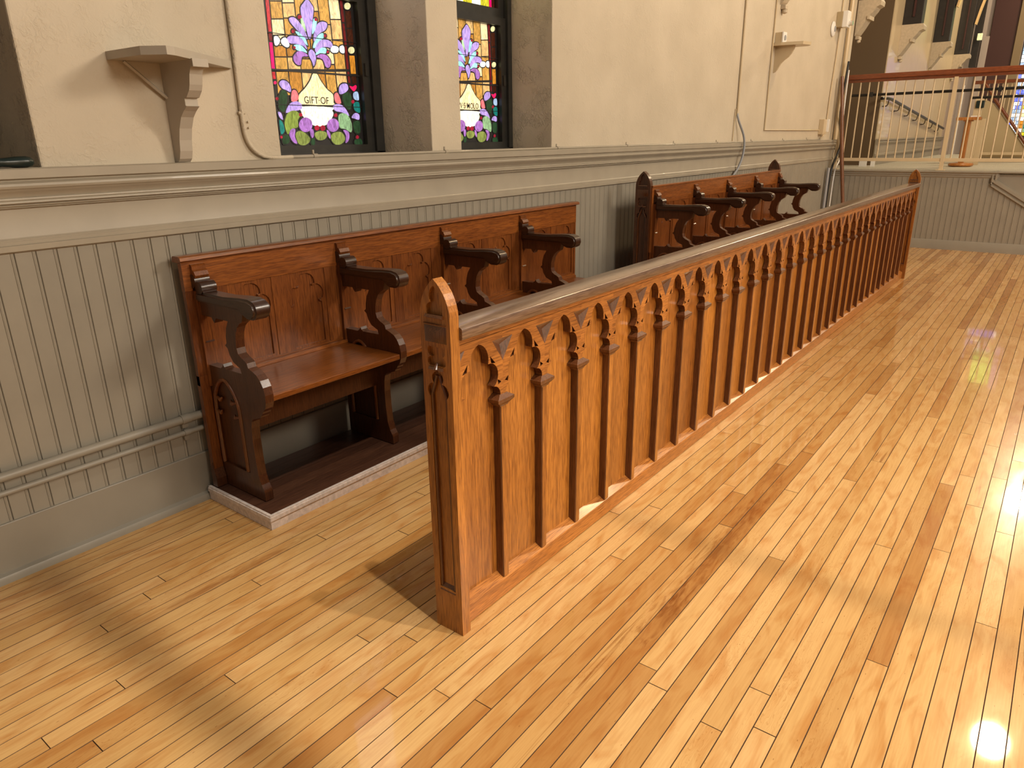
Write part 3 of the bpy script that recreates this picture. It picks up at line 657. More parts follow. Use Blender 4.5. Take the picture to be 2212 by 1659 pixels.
# posts
def half_to_loop(h, cx):
    """mirror right half outline (bottom->top) about cx"""
    return [(cx+a, z) for a, z in h] + [(cx-a, z) for a, z in reversed(h) if a > 1e-6]
def post(x0, x1, y0, y1, face, maker, topz=1.082, sh=.965, name='end_post', par=None):
    cy = (y0+y1)/2; hw = (y1-y0)/2
    arc = arc3((hw, sh), (hw*.72, sh+(topz-sh)*.62), (0, topz), 8) + [(0, topz)]
    out = [(hw, 0)] + arc
    loop = half_to_loop(out, cy)
    b = MB(); t = .010
    holes = []
    def H(h): holes.append(half_to_loop(h, cy))
    w_ = hw-.020
    # trefoil niche at the head
    H([(w_*.86, topz-.094)] + [(w_*.86, topz-.085)] + arc3((w_*.80, topz-.085), (w_*.78, topz-.070), (w_*.36, topz-.062), 5) + arc3((w_*.42, topz-.062), (w_*.52, topz-.045), (0, topz-.018), 6)+[(0, topz-.018)])
    # cinquefoil panel
    H([(w_*.80, topz-.235)] + arc3((w_*.80, topz-.235), (w_*.98, topz-.218), (w_*.50, topz-.210), 5) + arc3((w_*.50, topz-.210), (w_*.95, topz-.196), (w_*.80, topz-.182), 5) + [(w_*.80, topz-.182), (0, topz-.182)])
    # long sunk panel with trefoil head
    H([(w_*.92, .146), (w_*.92, topz-.325)] + arc3((w_*.92, topz-.325), (w_*.98, topz-.292), (w_*.40, topz-.285), 6) + arc3((w_*.42, topz-.285), (w_*.62, topz-.268), (0, topz-.250), 6)+[(0, topz-.250)])
    fx0, fx1 = (x0, x0+t) if face < 0 else (x1-t, x1)
    bx0, bx1 = (x0+t, x1) if face < 0 else (x0, x1-t)
    b.prism([loop] + holes, fx0, fx1, 'x'); b.prism(loop, bx0, bx1, 'x')
    po = maker(b, name, OAK_V if par is None else PEW_E, par)
    c = MB(); s = face; xf = x0 if face < 0 else x1
    def wedge(z0, z1, ww, pr):
        c.prism([(xf, z0), (xf+s*pr, z0+.003), (xf+s*pr*.5, z1), (xf-s*.004, z1)], cy-ww, cy+ww, 'y')
    wedge(topz-.104, topz-.094, w_*.95, .007); wedge(topz-.122, topz-.118, w_+.006, .005)
    # pyramid block
    z0, z1 = topz-.170, topz-.124; ww = w_+.006
    c.add([(xf, cy-ww, z0), (xf, cy+ww, z0), (xf, cy+ww, z1), (xf, cy-ww, z1), (xf+s*.014, cy, (z0+z1)/2)], [(0,1,4),(1,2,4),(2,3,4),(3,0,4)])
    wedge(topz-.248, topz-.238, w_*.80, .007)
    c.tube([(xf-s*.002, cy, topz-.252), (xf+s*.006, cy, topz-.242), (xf-s*.002, cy, topz-.226)], [.002, .006, .002], 8)
    # roll moulding inside the panel and its foot
    for q in (-1, 1): c.tube([(xf-s*.006, cy+q*w_*.80, .150), (xf-s*.006, cy+q*w_*.80, topz-.320), (xf-s*.005, cy+q*w_*.45, topz-.292), (xf-s*.005, cy+q*w_*.15, topz-.262)], .0048, 8)
    c.prism([(xf-s*.010, .146), (xf+s*.002, .137), (xf-s*.010, .158)], cy-w_*.92, cy+w_*.92, 'y')
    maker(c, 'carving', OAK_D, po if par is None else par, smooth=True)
    return po
def S_maker(b, name, m, par=None, smooth=False): return S(b, name, m, par, smooth)
post(1.306, 1.341, 1.207, 1.313, -1, S_maker)
post(XR, XR+.035, 1.207, 1.313, -1, S_maker)
# cap, rails
capp = [(1.198, .9205), (1.200, .919), (1.214, .9185), (1.216, .915), (1.292, .915), (1.304, .920), (1.306, .934), (1.304, .949), (1.298, .953), (1.204, .953), (1.199, .951), (1.197, .947), (1.197, .924)]
S(MB().prism(capp, 1.341, XR, 'x'), 'top_cap', OAK_CAP, smooth=True, angle=50)
S(MB().box(1.341, XR, yF, yF+.030, .893, .916).box(1.341, XR, yF-.006, yF, .903, .916, .0015), 'top_rail', OAK_H)
S(MB().prism([(1.231, 0.004), (1.231, .0625), (1.233, .066), (1.262, .083), (1.290, .083), (1.290, 0.004)], 1.341, XR, 'x'), 'base_rail', OAK_H)
S(MB().box(1.341, XR, yP+.012, yP+.022, .083, .916), 'back_board', OAK_H)
H1 = arc3((.091, .69), (.0905, .718), (.065, .735), 6) + arc3((.065, .735), (.0845, .766), (.040, .81), 9) + arc3((.040, .81), (.0365, .848), (0, .878), 8) + [(0, .878)]
def tracery():
    b = MB(); h = P/2
    arch = H1 + [(-a, z) for a, z in reversed(H1[:-1])]
    loop = [(h, .69)] + arch + [(-h, .69), (-h, .806), (-.060, .874), (-h, .874), (-h, .8945), (h, .8945), (h, .874), (.060, .874), (h, .806)]
    e1 = [(.049, .832), (.073, .806), (.054, .808)]; e2 = [(.082, .753), (.099, .742), (.084, .736)]
    holes = [e1, [(-a, z) for a, z in e1], e2, [(-a, z) for a, z in e2]]
    b.prism([loop] + holes, 0, .026, 'y')
    for s in (-1, 1):
        d = (s*h, .012, .852)
        b.add([(s*h, 0, .806), (s*.060, 0, .874), (s*h, 0, .874), d], [(0, 1, 3), (1, 2, 3)])
    return b
tr_front = tracery()
def tracery_obj():
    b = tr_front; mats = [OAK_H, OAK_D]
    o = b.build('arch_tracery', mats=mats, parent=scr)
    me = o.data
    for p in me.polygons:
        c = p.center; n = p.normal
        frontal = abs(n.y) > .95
        p.material_index = 0 if (frontal or abs(c.x) > P/2-.001 or c.z > .89) else 1  # reveals take the darker oak: their shade is put into the colour
    return o
t0 = tracery_obj(); 
pan0 = MB().box(-P/2+.0008, P/2-.0008, 0, .012, .083, .8942, .0).build('panel', OAK_V, scr)
mw = .0145
mull0 = MB().prism([(-mw, .029), (-mw, .003), (-mw+.003, 0), (mw-.003, 0), (mw, .003), (mw, .029)], .070, .674, 'z')
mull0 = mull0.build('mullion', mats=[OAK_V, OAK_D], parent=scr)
for p_ in mull0.data.polygons: p_.material_index = 0 if abs(p_.normal.y) > .95 else 1  # side faces coloured darker to stand for shade, front stays golden
def cap_piece():
    b = MB()
    # moulded block capital: weathered top, hollow below
    def ring(w_, d, z): return [(-w_, .029, z), (-w_, d, z), (w_, d, z), (w_, .029, z)]
    R = [ring(.0185, -.002, .664), ring(.022, -.004, .670), ring(.034, -.010, .678), ring(.039, -.012, .682), ring(.039, -.012, .690), ring(.018, -.0005, .702)]
    vs = [v for r_ in R for v in r_]; fs = []
    for i in range(len(R)-1):
        for k in range(4): fs.append((i*4+k, i*4+(k+1) % 4, i*4+4+(k+1) % 4, i*4+4+k))
    fs.append((0, 1, 2, 3)); fs.append(tuple(range(len(vs)-4, len(vs))))
    return b.add(vs, fs)
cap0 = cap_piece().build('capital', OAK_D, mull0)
ox = -1.306
for k in range(NB):
    cx = X0+P*(k+.5)+ox
    for o0, yy in ((t0, yF-1.26), (pan0, yP-1.26)):
        o = o0 if k == 0 else dup(o0, scr)
        o.location = (cx, yy, 0)
    if k < NB-1:
        o = mull0 if k == 0 else dup(mull0, scr)
        o.location = (cx+P/2, yF-1.26, 0)
    else:
        pass

# ================================================================== PLATFORMS
def platform(name, x0, x1, y0, y1, z, label):
    root = empty(name, ((x0+x1)/2, (y0+y1)/2, 0), label, 'platform')
    rx, ry = root.location.x, root.location.y
    def B(b, n, m): b.v = [(v[0]-rx, v[1]-ry, v[2]) for v in b.v]; return b.build(n, m, root)
    n = 7; wd = (y1-y0-.02)/n
    for k in range(n): B(MB().box(x0+.012, x1-.012, y0+.012+k*wd, y0+.012+(k+1)*wd-.0015, z-.018, z-.001), 'deck_board', PLAT)
    B(MB().box(x0+.02, x1-.02, y0+.02, y1, 0, z-.018), 'base', PLAT)
    for (a, b, c, d) in ((x0, x1, y0, y0+.012), (x0, x0+.012, y0+.012, y1), (x1-.012, x1, y0+.012, y1)):
        m = MB().box(a, b, c, d, 0, z, .001)
        if b-a > .1: m.box(a-.003, b+.003, c-.004, c, z*.62, z-.006, .0015)
        else: m.box(a-.004 if a == x0 else b, a if a == x0 else b+.004, c-.012, d, z*.62, z-.006, .0015)
        B(m, 'edge_trim', WHITEP)
    return root
platform('pew_platform', 1.333, 4.36, 2.209, 2.643, .061, 'low dark-topped platform with scuffed white edging under the nearer stall bench')
platform('pew_platform', 4.60, 7.72, 1.95, 2.643, .140, 'dark platform with white edging under the farther stall bench')

# ================================================================== PEWS
def pew(ox_, oy, oz, n, pitch, extra, wide_cap, posts, label, x_left=-.060):
    root = empty('stall_bench', (ox_, 2.4+oy, oz), label, 'bench')
    zb = .061
    def B(b, name, m, par=None, smooth=False, mats=None, angle=None):
        b.v = [(v[0], v[1]-2.4, v[2]-zb) for v in b.v]; return b.build(name, m, par or root, smooth=smooth, mats=mats, angle=angle)
    xr = (n-1)*pitch+extra
    zt = 1.0
    # back: rails, stiles, panels
    B(MB().box(x_left, xr, 2.603, 2.628, .884, zt, .0015), 'back_top_rail', PEW_H)
    B(MB().box(x_left, xr, 2.606, 2.626, .505, .545), 'back_bottom_rail', PEW_H)
    B(MB().box(x_left, -.020, 2.603, 2.628, .064, .545), 'back_leg', PEW_V)
    if wide_cap: B(MB().prism([(2.580, 1.004), (2.584, 1.001), (2.603, .997), (2.640, .997), (2.640, 1.014), (2.632, 1.020), (2.590, 1.020), (2.582, 1.015)], x_left-.012, xr+.004, 'x'), 'back_cap', PEW_H, smooth=True, angle=45)
    else: B(MB().box(x_left, xr, 2.598, 2.634, zt, 1.014, .004), 'back_cap', PEW_H)
    half = arc3((.083, .555), (.0831, .65), (.083, .735), 2) + [(.083, .735), (.074, .745)] + arc3((.090, .752), (.088, .80), (.048, .822), 6) + [(.040, .815)] + arc3((.052, .824), (.044, .856), (0, .872), 6) + [(0, .872)]
    def panel(cx, w_):
        b = MB(); s = half_to_loop([(a, z) for a, z in half], 0)
        b.prism([[(-w_/2, .545), (w_/2, .545), (w_/2, .884), (-w_/2, .884)], s], 2.608, 2.615, 'y')
        b.box(-w_/2, w_/2, 2.615, 2.622, .545, .884)
        for q in (-1, 1):
            b.tube([(q*.083, 2.611, .735), (q*.072, 2.606, .742), (q*.068, 2.606, .750)], [.002, .004, .0015], 6)
            b.tube([(q*.050, 2.611, .822), (q*.040, 2.606, .818), (q*.034, 2.606, .826)], [.002, .004, .0015], 6)
        return b
    pb = None
    bays = [(k*pitch, (k+1)*pitch) for k in range(n-1)] + ([((n-1)*pitch, (n-1)*pitch+pitch)] if extra > .3 else [])
    def stile(a, b): B(MB().box(a, b, 2.605, 2.624, .545, .884), 'back_stile', PEW_V)
    stile(x_left, .102)
    for k, (a, b) in enumerate(bays):
        c = (a+b)/2
        for q in (-.138, .138):
            if c+q+.1 > xr: continue
            if pb is None: pb = B(panel(0, .216), 'back_panel', PEW_V); o = pb
            else: o = pb.copy(); COL.objects.link(o)
            o.parent = root; o.location = (c+q, 0, 0)
        stile(c-.030, c+.030)
        b2 = min(b, xr)
        stile(c+.246, min(b+.10 if k < len(bays)-1 else b, xr)); 
        if k < len(bays)-1: pass
    # seats and aprons
    for k, (a, b) in enumerate(bays):
        b = min(b, xr)
        B(MB().box(a+.018, b-.018, 2.236, 2.600, .497, .521, .004), 'seat', PEW_H)
        B(MB().box(a+.018, b-.018, 2.585, 2.604, .521, .535, .002), 'seat_fillet', PEW_H)
        B(MB().box(a+.018, b-.018, 2.40, 2.42, .345, .497), 'seat_apron', PEW_E)
    # end panels
    out = [(2.640, .064), (2.640, .930), (2.26, .845), (2.30, .800), (2.327, .803)] 
    front = [(2.333, .790), (2.352, .775), (2.366, .750), (2.374, .720), (2.376, .690), (2.370, .668), (2.352, .655), (2.335, .648), (2.322, .640), (2.316, .622), (2.292, .614), (2.268, .603), (2.250, .585), (2.236, .560),
             (2.230, .530), (2.232, .500), (2.242, .475), (2.258, .460), (2.262, .452), (2.274, .440), (2.276, .434), (2.335, .412), (2.345, .400), (2.352, .370), (2.356, .320), (2.355, .24), (2.350, .17), (2.338, .13), (2.326, .11), (2.322, .10), (2.322, .064)]
    outline = [(2.626, .064), (2.626, .845), (2.30, .845), (2.315, .800)] + front
    hole = [(2.600, .790), (2.520, .790), (2.512, .778), (2.504, .770), (2.497, .779), (2.488, .790), (2.408, .790), (2.428, .760), (2.438, .725), (2.440, .700), (2.452, .690), (2.438, .680), (2.430, .655), (2.412, .630), (2.372, .612), (2.366, .592),
            (2.470, .590), (2.482, .597), (2.488, .608), (2.496, .596), (2.508, .588), (2.600, .588), (2.600, .665), (2.592, .676), (2.583, .680), (2.592, .690), (2.600, .700)]
    nh = [(.098, .165), (.098, .40)] + arc3((.098, .40), (.070, .495), (0, .545), 8) + [(0, .545)]
    niche = half_to_loop(nh, 2.505)
    def endp(first):
        b = MB(); T = .018
        b.prism([outline, hole, niche], -T, -T+.009, 'x'); b.prism([outline, hole], -T+.009, T, 'x')
        e = B(b, 'end_panel', PEW_E)
        c = MB()
        for q in (-1, 1):
            side = [(-T+.002, 2.505+q*a*.86, z) for a, z in ([(.098, .168), (.098, .40)] + arc3((.098, .40), (.070, .495), (0, .545), 8) + [(0, .54)])]
            c.tube(side, .0085, 8)
            c.tube([(-T+.002, 2.505+q*.075, .46), (-T-.001, 2.505+q*.040, .450), (-T+.002, 2.505+q*.028, .462)], [.003, .009, .003], 8)
            c.tube([(-T+.002, 2.505+q*.080, .40), (-T-.001, 2.505+q*.050, .392), (-T+.002, 2.505+q*.045, .404)], [.003, .008, .003], 8)
        B(c, 'niche_moulding', PEW_V, e, smooth=True)
        # knee foot bracket
        return e
    arm_prof = [(2.585, .845), (2.585, .885), (2.560, .884), (2.40, .884), (2.30, .892), (2.245, .893), (2.215, .886), (2.200, .872), (2.197, .850), (2.206, .830), (2.225, .820), (2.262, .820), (2.285, .830), (2.305, .845)]
    def arm():
        bm = bmesh.new(); T = .036
        vs = [bm.verts.new((-T, a-2.4, z-zb)) for a, z in arm_prof]; f = bm.faces.new(vs)
        r_ = bmesh.ops.extrude_face_region(bm, geom=[f]); bmesh.ops.translate(bm, vec=(2*T, 0, 0), verts=[v for v in r_['geom'] if isinstance(v, bmesh.types.BMVert)])
        bmesh.ops.recalc_face_normals(bm, faces=bm.faces[:])
        ed = [e for e in bm.edges if len(e.link_faces) == 2 and abs(abs(e.verts[0].co.x)-T) < 1e-5 and abs(e.verts[0].co.x-e.verts[1].co.x) < 1e-5]
        bmesh.ops.bevel(bm, geom=ed, offset=.009, segments=3, affect='EDGES')
        b = MB(); b.bm(bm); return b.build('armrest', PEW_A, root, smooth=True, angle=50)
    def scroll():
        b = MB(); T = .031
        for cy, cz, r_ in ((2.600, .922, .026), (2.556, .900, .024)):
            b.prism([(cy+r_*math.cos(a), cz+r_*math.sin(a)) for a in [k*math.pi/9 for k in range(18)]], -T, T, 'x')
        b.prism([(2.64, .885), (2.64, .925), (2.60, .925), (2.556, .900), (2.53, .885)], -T+.003, T-.003, 'x')
        return B(b, 'arm_scroll', PEW_A, smooth=True, angle=50)
    def pil():
        b = MB(); T = .028
        b.prism([(2.605, .50), (2.605, .985), (2.596, .985), (2.588, .978), (2.588, .966), (2.578, .960), (2.570, .945), (2.580, .930), (2.585, .90), (2.590, .50)], -T, T, 'x')
        return B(b, 'pilaster', PEW_V)
    fns = [endp(0), arm(), scroll(), pil()]
    for k in range(1, n):
        for o0 in fns:
            o = dup(o0, root); o.location.x = k*pitch
    fb = MB().prism([(2.592, .064), (2.592, .10), (2.61, .17), (2.626, .15), (2.626, .064)], x_left-.004, -.02, 'x'); B(fb, 'foot_block', PEW_E)
    if posts:
        for k, px in enumerate((-.062, xr+.006)):
            def mk(b, name, m, par=None, smooth=False):
                b.v = [(v[0], v[1]-2.4, v[2]) for v in b.v]; return b.build(name, m, par if par else root, smooth=smooth)
            post(px-.018, px+.018, 2.61, 2.725, -1, mk, topz=posts, sh=posts-.115, par=root)
    return root
pew(1.411, 0, .061, 4, .694, .61, True, None, 'nearer four-armed red-brown oak stall bench, low back, against grey wainscot')
pew(4.775, -.245, .140, 5, .6775, .03, False, 1.19-.140, 'farther five-armed stall bench with pointed end posts, beyond the gap of bare wainscot')
# ================================================================== PIPES AND CONDUIT ON THE LEFT WALL
def thing(name, loc, label, cat, group=None): return empty(name, loc, label, cat, group)
def at(root, b, name, m, smooth=False, par=None, angle=None):
    l = root.location; b.v = [(v[0]-l.x, v[1]-l.y, v[2]-l.z) for v in b.v]; return b.build(name, m, par or root, smooth=smooth, angle=angle)
ph = thing('heating_pipe', (-.5, 2.63, .375), 'thick grey painted heating pipe running low along the beaded wainscot', 'pipe')
at(ph, MB().tube([(-.5, 2.648, .377), (1.80, 2.648, .377)], .0165, 16), 'pipe', TAUPE, True)
at(ph, MB().tube([(1.27, 2.648, .377), (1.305, 2.648, .377)], .0195, 16).box(1.275, 1.30, 2.655, 2.672, .337, .36, .002), 'pipe_clamp', TAUPE, True)
ph2 = thing('heating_pipe', (-.5, 2.635, .32), 'thinner grey painted pipe just below the thick heating pipe', 'pipe')
at(ph2, MB().tube([(-.5, 2.650, .319), (1.80, 2.650, .319)], .0105, 14), 'pipe', TAUPE, True)
at(ph2, MB().tube([(1.275, 2.650, .319), (1.298, 2.650, .319)], .0135, 14).box(1.277, 1.296, 2.655, 2.672, .285, .31, .002), 'pipe_clamp', TAUPE, True)
pts = [(1.736, YW-.010, z) for z in (4.2, 3.0, 2.0, 1.60, 1.50)] + [(1.742, YW-.011, 1.44), (1.765, YW-.012, 1.395), (1.81, YW-.013, 1.366), (1.87, YW-.014, 1.358), (1.95, YW-.014, 1.358)]
cu = thing('wall_conduit', (1.736, YW, 1.36), 'cream painted conduit curving down the plaster left of the first window and onto the ledge', 'conduit')
at(cu, MB().tube(smooth_path(pts, 5), .0085, 12), 'pipe', PLASTER, True)
at(cu, MB().tube([(1.95, YW-.014, 1.3585), (2.30, YW-.014, 1.3585), (4.0, YW-.014, 1.3585), (7.0, YW-.014, 1.3585), (9.95, YW-.014, 1.3585)], .0075, 12), 'ledge_run', TAUPE2, True)
for x in (2.07, 2.92, 3.98, 4.9, 5.7, 6.6, 7.5, 8.5, 9.4): at(cu, MB().tube([(x-.012, YW-.014, 1.3585), (x+.012, YW-.014, 1.3585)], .0105, 12).box(x-.004, x+.004, YW-.004, YW+.002, 1.36, 1.385), 'pipe_strap', TAUPE2, True)
at(cu, MB().tube([(1.722, YW-.010, 1.53), (1.750, YW-.010, 1.53)], .006, 8).tube([(1.764, YW-.003, 1.497), (1.764, YW-.009, 1.497)], .004, 8).tube([(1.764, YW-.003, 1.475), (1.764, YW-.009, 1.475)], .004, 8), 'pipe_strap', PLASTER, True)
c2 = thing('cable_conduit', (7.04, YW, 1.1), 'cream conduit with loose grey cable dropping behind the farther bench', 'conduit')
at(c2, MB().tube([(7.03, YW-.012, 4.2), (7.04, YW-.012, 1.60)], .011, 10), 'pipe', CREAMP, True)
at(c2, MB().tube([(7.0, YW-.010, 1.66), (6.98, YW-.010, 1.37)], .005, 8), 'thin_wire', CREAMP, True)
at(c2, MB().tube(smooth_path([(7.04, YW-.012, 1.62), (7.05, YW-.03, 1.55), (7.13, YW-.065, 1.40), (7.13, YW-.07, 1.25), (7.08, YW-.05, 1.12), (6.98, YW-.035, 1.03), (6.94, YW-.03, .9), (6.93, YW-.03, .70)], 5), .011, 10), 'cable', GREYP, True)
c3 = thing('panel_conduit', (7.87, YW, 1.47), 'thin cream conduit making a square corner below the small wall shelf', 'conduit')
at(c3, MB().tube([(7.855, YW-.010, 4.2), (7.850, YW-.010, 1.472), (9.86, YW-.010, 1.472)], .008, 8), 'pipe', CREAMP)
c4 = thing('switch_conduit', (10.18, YW, 1.4), 'slim cream conduit running down beside the white switch near the corner', 'conduit')
at(c4, MB().tube(smooth_path([(10.25, YW-.012, 4.2), (10.25, YW-.012, 2.60), (10.18, YW-.012, 1.9), (10.15, YW-.012, 1.50), (10.08, YW-.012, 1.41), (9.95, YW-.014, 1.375)], 4), .009, 8), 'pipe', CREAMP, True)
sw = thing('wall_switch', (9.98, YW, 1.43), 'cream switch box on the plaster near the room corner, just above the ledge', 'switch')
at(sw, MB().box(9.87, 10.02, YW-.06, YW-.001, 1.42, 1.60, .004), 'back_box', CREAMP)
at(sw, MB().box(10.0, 10.03, YW-.085, YW-.055, 1.45, 1.60, .003), 'cover_plate', WHITEPL)
dsc = MB().lathe([(.075, 0), (.085, .006), (.080, .016), (.045, .026), (.02, .03)], n=24); dsc.v = [(v[0]+9.96, YW-.001-v[2], v[1]+2.63) for v in dsc.v]
th = thing('wall_disc', (9.96, YW, 2.63), 'round white disc fixed to the plaster near the corner', 'wall fitting'); at(th, dsc, 'disc', WHITEPL, True)
d2 = MB().lathe([(.03, .028), (.032, .036), (.015, .04)], n=16); d2.v = [(v[0]+9.96, YW-v[2], v[1]+2.63) for v in d2.v]; at(th, d2, 'centre_cap', GREYP, True)
tb = thing('thermostat_box', (10.17, YW, 2.68), 'white wall box with a metal knob beside the round disc', 'wall fitting')
at(tb, MB().box(10.08, 10.22, YW-.07, YW-.001, 2.66, 2.83, .004), 'back_box', TANP)
at(tb, MB().box(10.085, 10.225, YW-.13, YW-.07, 2.655, 2.835, .006), 'cover', WHITEPL)
at(tb, MB().tube([(10.17, YW-.13, 2.70), (10.17, YW-.175, 2.70)], .028, 14), 'knob', CHROME, True)

# left bracket shelf
sh = thing('bracket_shelf', (1.46, YW, 1.70), 'pale painted bracket shelf with chamfered top board, fixed left of the first window', 'shelf')
top = [(1.255, YW-.001), (1.262, 2.462), (1.312, 2.392), (1.345, 2.402), (1.715, 2.668), (1.718, YW-.001)]
at(sh, MB().prism(top, 1.690, 1.716, 'z'), 'top_board', SHELFP)
at(sh, MB().prism([(2.683, 1.690), (2.473, 1.690), (2.473, 1.672), (2.480, 1.668), (2.494, 1.645), (2.503, 1.612), (2.512, 1.594), (2.535, 1.572), (2.550, 1.570), (2.550, 1.545), (2.543, 1.543), (2.568, 1.528), (2.592, 1.508), (2.615, 1.470), (2.628, 1.430), (2.634, 1.392), (2.645, 1.365), (2.660, 1.353), (2.683, 1.353)], 1.437, 1.485, 'x'), 'bracket', SHELFP)
at(sh, MB().box(1.432, 1.49, 2.455, 2.475, 1.666, 1.692, .001), 'front_block', SHELFP)
at(sh, MB().tube([(1.30, 2.66, 1.688), (1.437, 2.665, 1.575)], .006, 4), 'brace', SHELFP)
# right small shelf with socket
s2 = thing('bracket_shelf', (7.98, YW, 2.27), 'small cream wall shelf on a curved bracket, above the wainscot at the far right', 'shelf')
at(s2, MB().prism([(7.87, YW-.001), (7.87, 2.60), (7.93, 2.40), (8.06, 2.36), (8.14, 2.40), (8.16, YW-.001)], 2.272, 2.300, 'z'), 'top_board', CREAMP)
at(s2, MB().prism([(2.683, 2.275), (2.491, 2.272), (2.497, 2.243), (2.515, 2.205), (2.545, 2.17), (2.580, 2.147), (2.614, 2.115), (2.645, 2.059), (2.670, 2.032), (2.683, 2.03)], 7.965, 7.995, 'x'), 'bracket', CREAMP)
s3 = thing('socket_box', (7.98, YW, 2.30), 'small white socket box standing on the far wall shelf', 'socket')
at(s3, MB().box(7.93, 8.03, 2.615, 2.683, 2.3005, 2.40, .003), 'back_box', CREAMP)
at(s3, MB().box(7.925, 8.035, 2.600, 2.615, 2.3005, 2.402, .003), 'cover_plate', WHITEPL)
at(s3, MB().tube([(7.98, 2.600, 2.35), (7.98, 2.594, 2.35)], .025, 14), 'outlet', GREYP, True)
# hand tool on ledge
tl = thing('screwdriver', (.90, 2.66, 1.352), 'dark green handled screwdriver lying on the wainscot ledge at the left edge', 'tool')
hd = [(.72, .006), (.80, .006), (.83, .0065), (.84, .010), (.85, .0115), (.86, .010), (.875, .011), (.90, .0135), (.93, .0135), (.944, .011), (.951, .006)]
at(tl, MB().tube([(x+.006, 2.664, 1.352+.0178) for x, r_ in hd[2:]], [r_*1.28 for x, r_ in hd[2:]], 12), 'handle', DGREEN, True)
at(tl, MB().tube([(.70, 2.664, 1.3695), (.842, 2.664, 1.3695)], .004, 8), 'shaft', CHROME, True)
# pole leaning in the corner
pl = thing('leaning_pole', (10.44, 2.33, 0), 'slender brown wooden pole leaning in the far corner beside the cables', 'pole')
at(pl, MB().tube([(10.44, 2.33, .002), (10.42, 2.49, 1.1), (10.415, 2.615, 2.12)], [.020, .026, .020], 10), 'shaft', POLEW, True)
cb = thing('corner_cables', (10.5, 2.6, .5), 'grey and white cables hanging down the corner behind the leaning pole', 'cable')
at(cb, MB().tube(smooth_path([(10.50, 2.58, 2.3), (10.49, 2.60, 1.75), (10.56, 2.60, 1.55), (10.62, 2.58, 1.30), (10.60, 2.60, 1.16), (10.45, 2.61, .98), (10.42, 2.62, .6), (10.42, 2.62, .02)], 5), .014, 10), 'dark_cable_and_shade', BLACK, True)  # real cable below; black upper run stands in for the pipe's shadow
at(cb, MB().tube(smooth_path([(10.56, 2.58, 2.2), (10.56, 2.575, 1.6), (10.63, 2.55, 1.25), (10.58, 2.56, 1.08), (10.46, 2.57, .95), (10.44, 2.575, .55), (10.44, 2.575, .02)], 5), .009, 8), 'white_cable', WHITEPL, True)
at(cb, MB().tube([(10.38, 2.63, 1.0), (10.36, 2.63, .02)], .02, 10), 'grey_conduit', GREYP, True)
tp = thing('corner_pipe', (10.55, 2.62, 1.35), 'tall bright cream pipe standing in the corner at the start of the stage rail', 'pipe')
at(tp, MB().tube([(10.575, 2.645, 1.353), (10.575, 2.645, 4.2)], .026, 14), 'pipe', CREAMP, True)

# ================================================================== END WALL (stage front)
ew = MB().box(XE, XE+.12, -6.0, YW+.3, -.05, .93).build('wall_far', TAUPE); tag(ew, kind='structure')
def ebx(b): return b
# beadboard on the end wall: boards run between baseboard and capping, shortened under the stair moulding
yy = YW-.02; kproto = None
def ztop(y):
    if y > .80: return .885
    return max(.12, .83-(.795-y)*.62)
while yy > -1.6:
    zt_ = min(ztop(yy), ztop(yy-BW))
    if zt_ > .16:
        b = MB(); w_ = BW; Pq = [(0, .012), (0, .004), (.0025, 0), (w_*.80, 0), (w_*.815, .0028), (w_*.83, 0), (w_*.955, 0), (w_-.0012, .004), (w_-.0012, .012)]
        b.prism([(XE-.012+py, yy-px) for px, py in Pq], .10, zt_+.02, 'z')
        b.build('wainscot_board', TAUPE, ew)
    yy -= BW
def runy(name, prof, y0, y1, m, x=XE):
    o = MB().prism([(x-a, z) for a, z in prof], y0, y1, 'y').build(name, m, smooth=True, angle=30); o['kind'] = 'structure'; return o
runy('baseboard_far', [(0, .12), (.018, .12), (.022, .112), (.022, 0), (0, 0)], -6, YW-.03, TAUPE)
runy('trim_3', [(-.05, .972), (.045, .972), (.050, .966), (.050, .952), (.036, .948), (.030, .935), (.033, .925), (.022, .915), (.022, .900), (.016, .893), (.012, .885), (-.02, .885)], .76, YW-.03, TAUPE)
runy('trim_4', [(-.05, .972), (.045, .972), (.050, .966), (.050, .952), (.030, .948), (-.02, .945)], -6, .76, TAUPE)
# raking moulding of the stage stair
rk = MB(); ang = math.atan(.62); cs, sn = math.cos(ang), math.sin(ang)
for (o0, o1, dx) in ((0, .018, .032), (.018, .045, .020), (.045, .075, .036), (.075, .09, .022)):
    ya, za = .80, .80; L_ = 1.35
    p = [(ya+sn*0, za+o0/cs), (ya, za+o1/cs), (ya-L_, za+o1/cs-L_*.62), (ya-L_, za+o0/cs-L_*.62)]
    rk.prism(p, XE-dx, XE, 'x')
    rk.prism([(.80-o0*.8, .80+o0/cs), (.80-o1*.8, .80+o1/cs), (.80-o1*.8, .972), (.80-o0*.8, .972)], XE-dx, XE, 'x')
rk = rk.build('trim_5', TAUPE); rk['kind'] = 'structure'

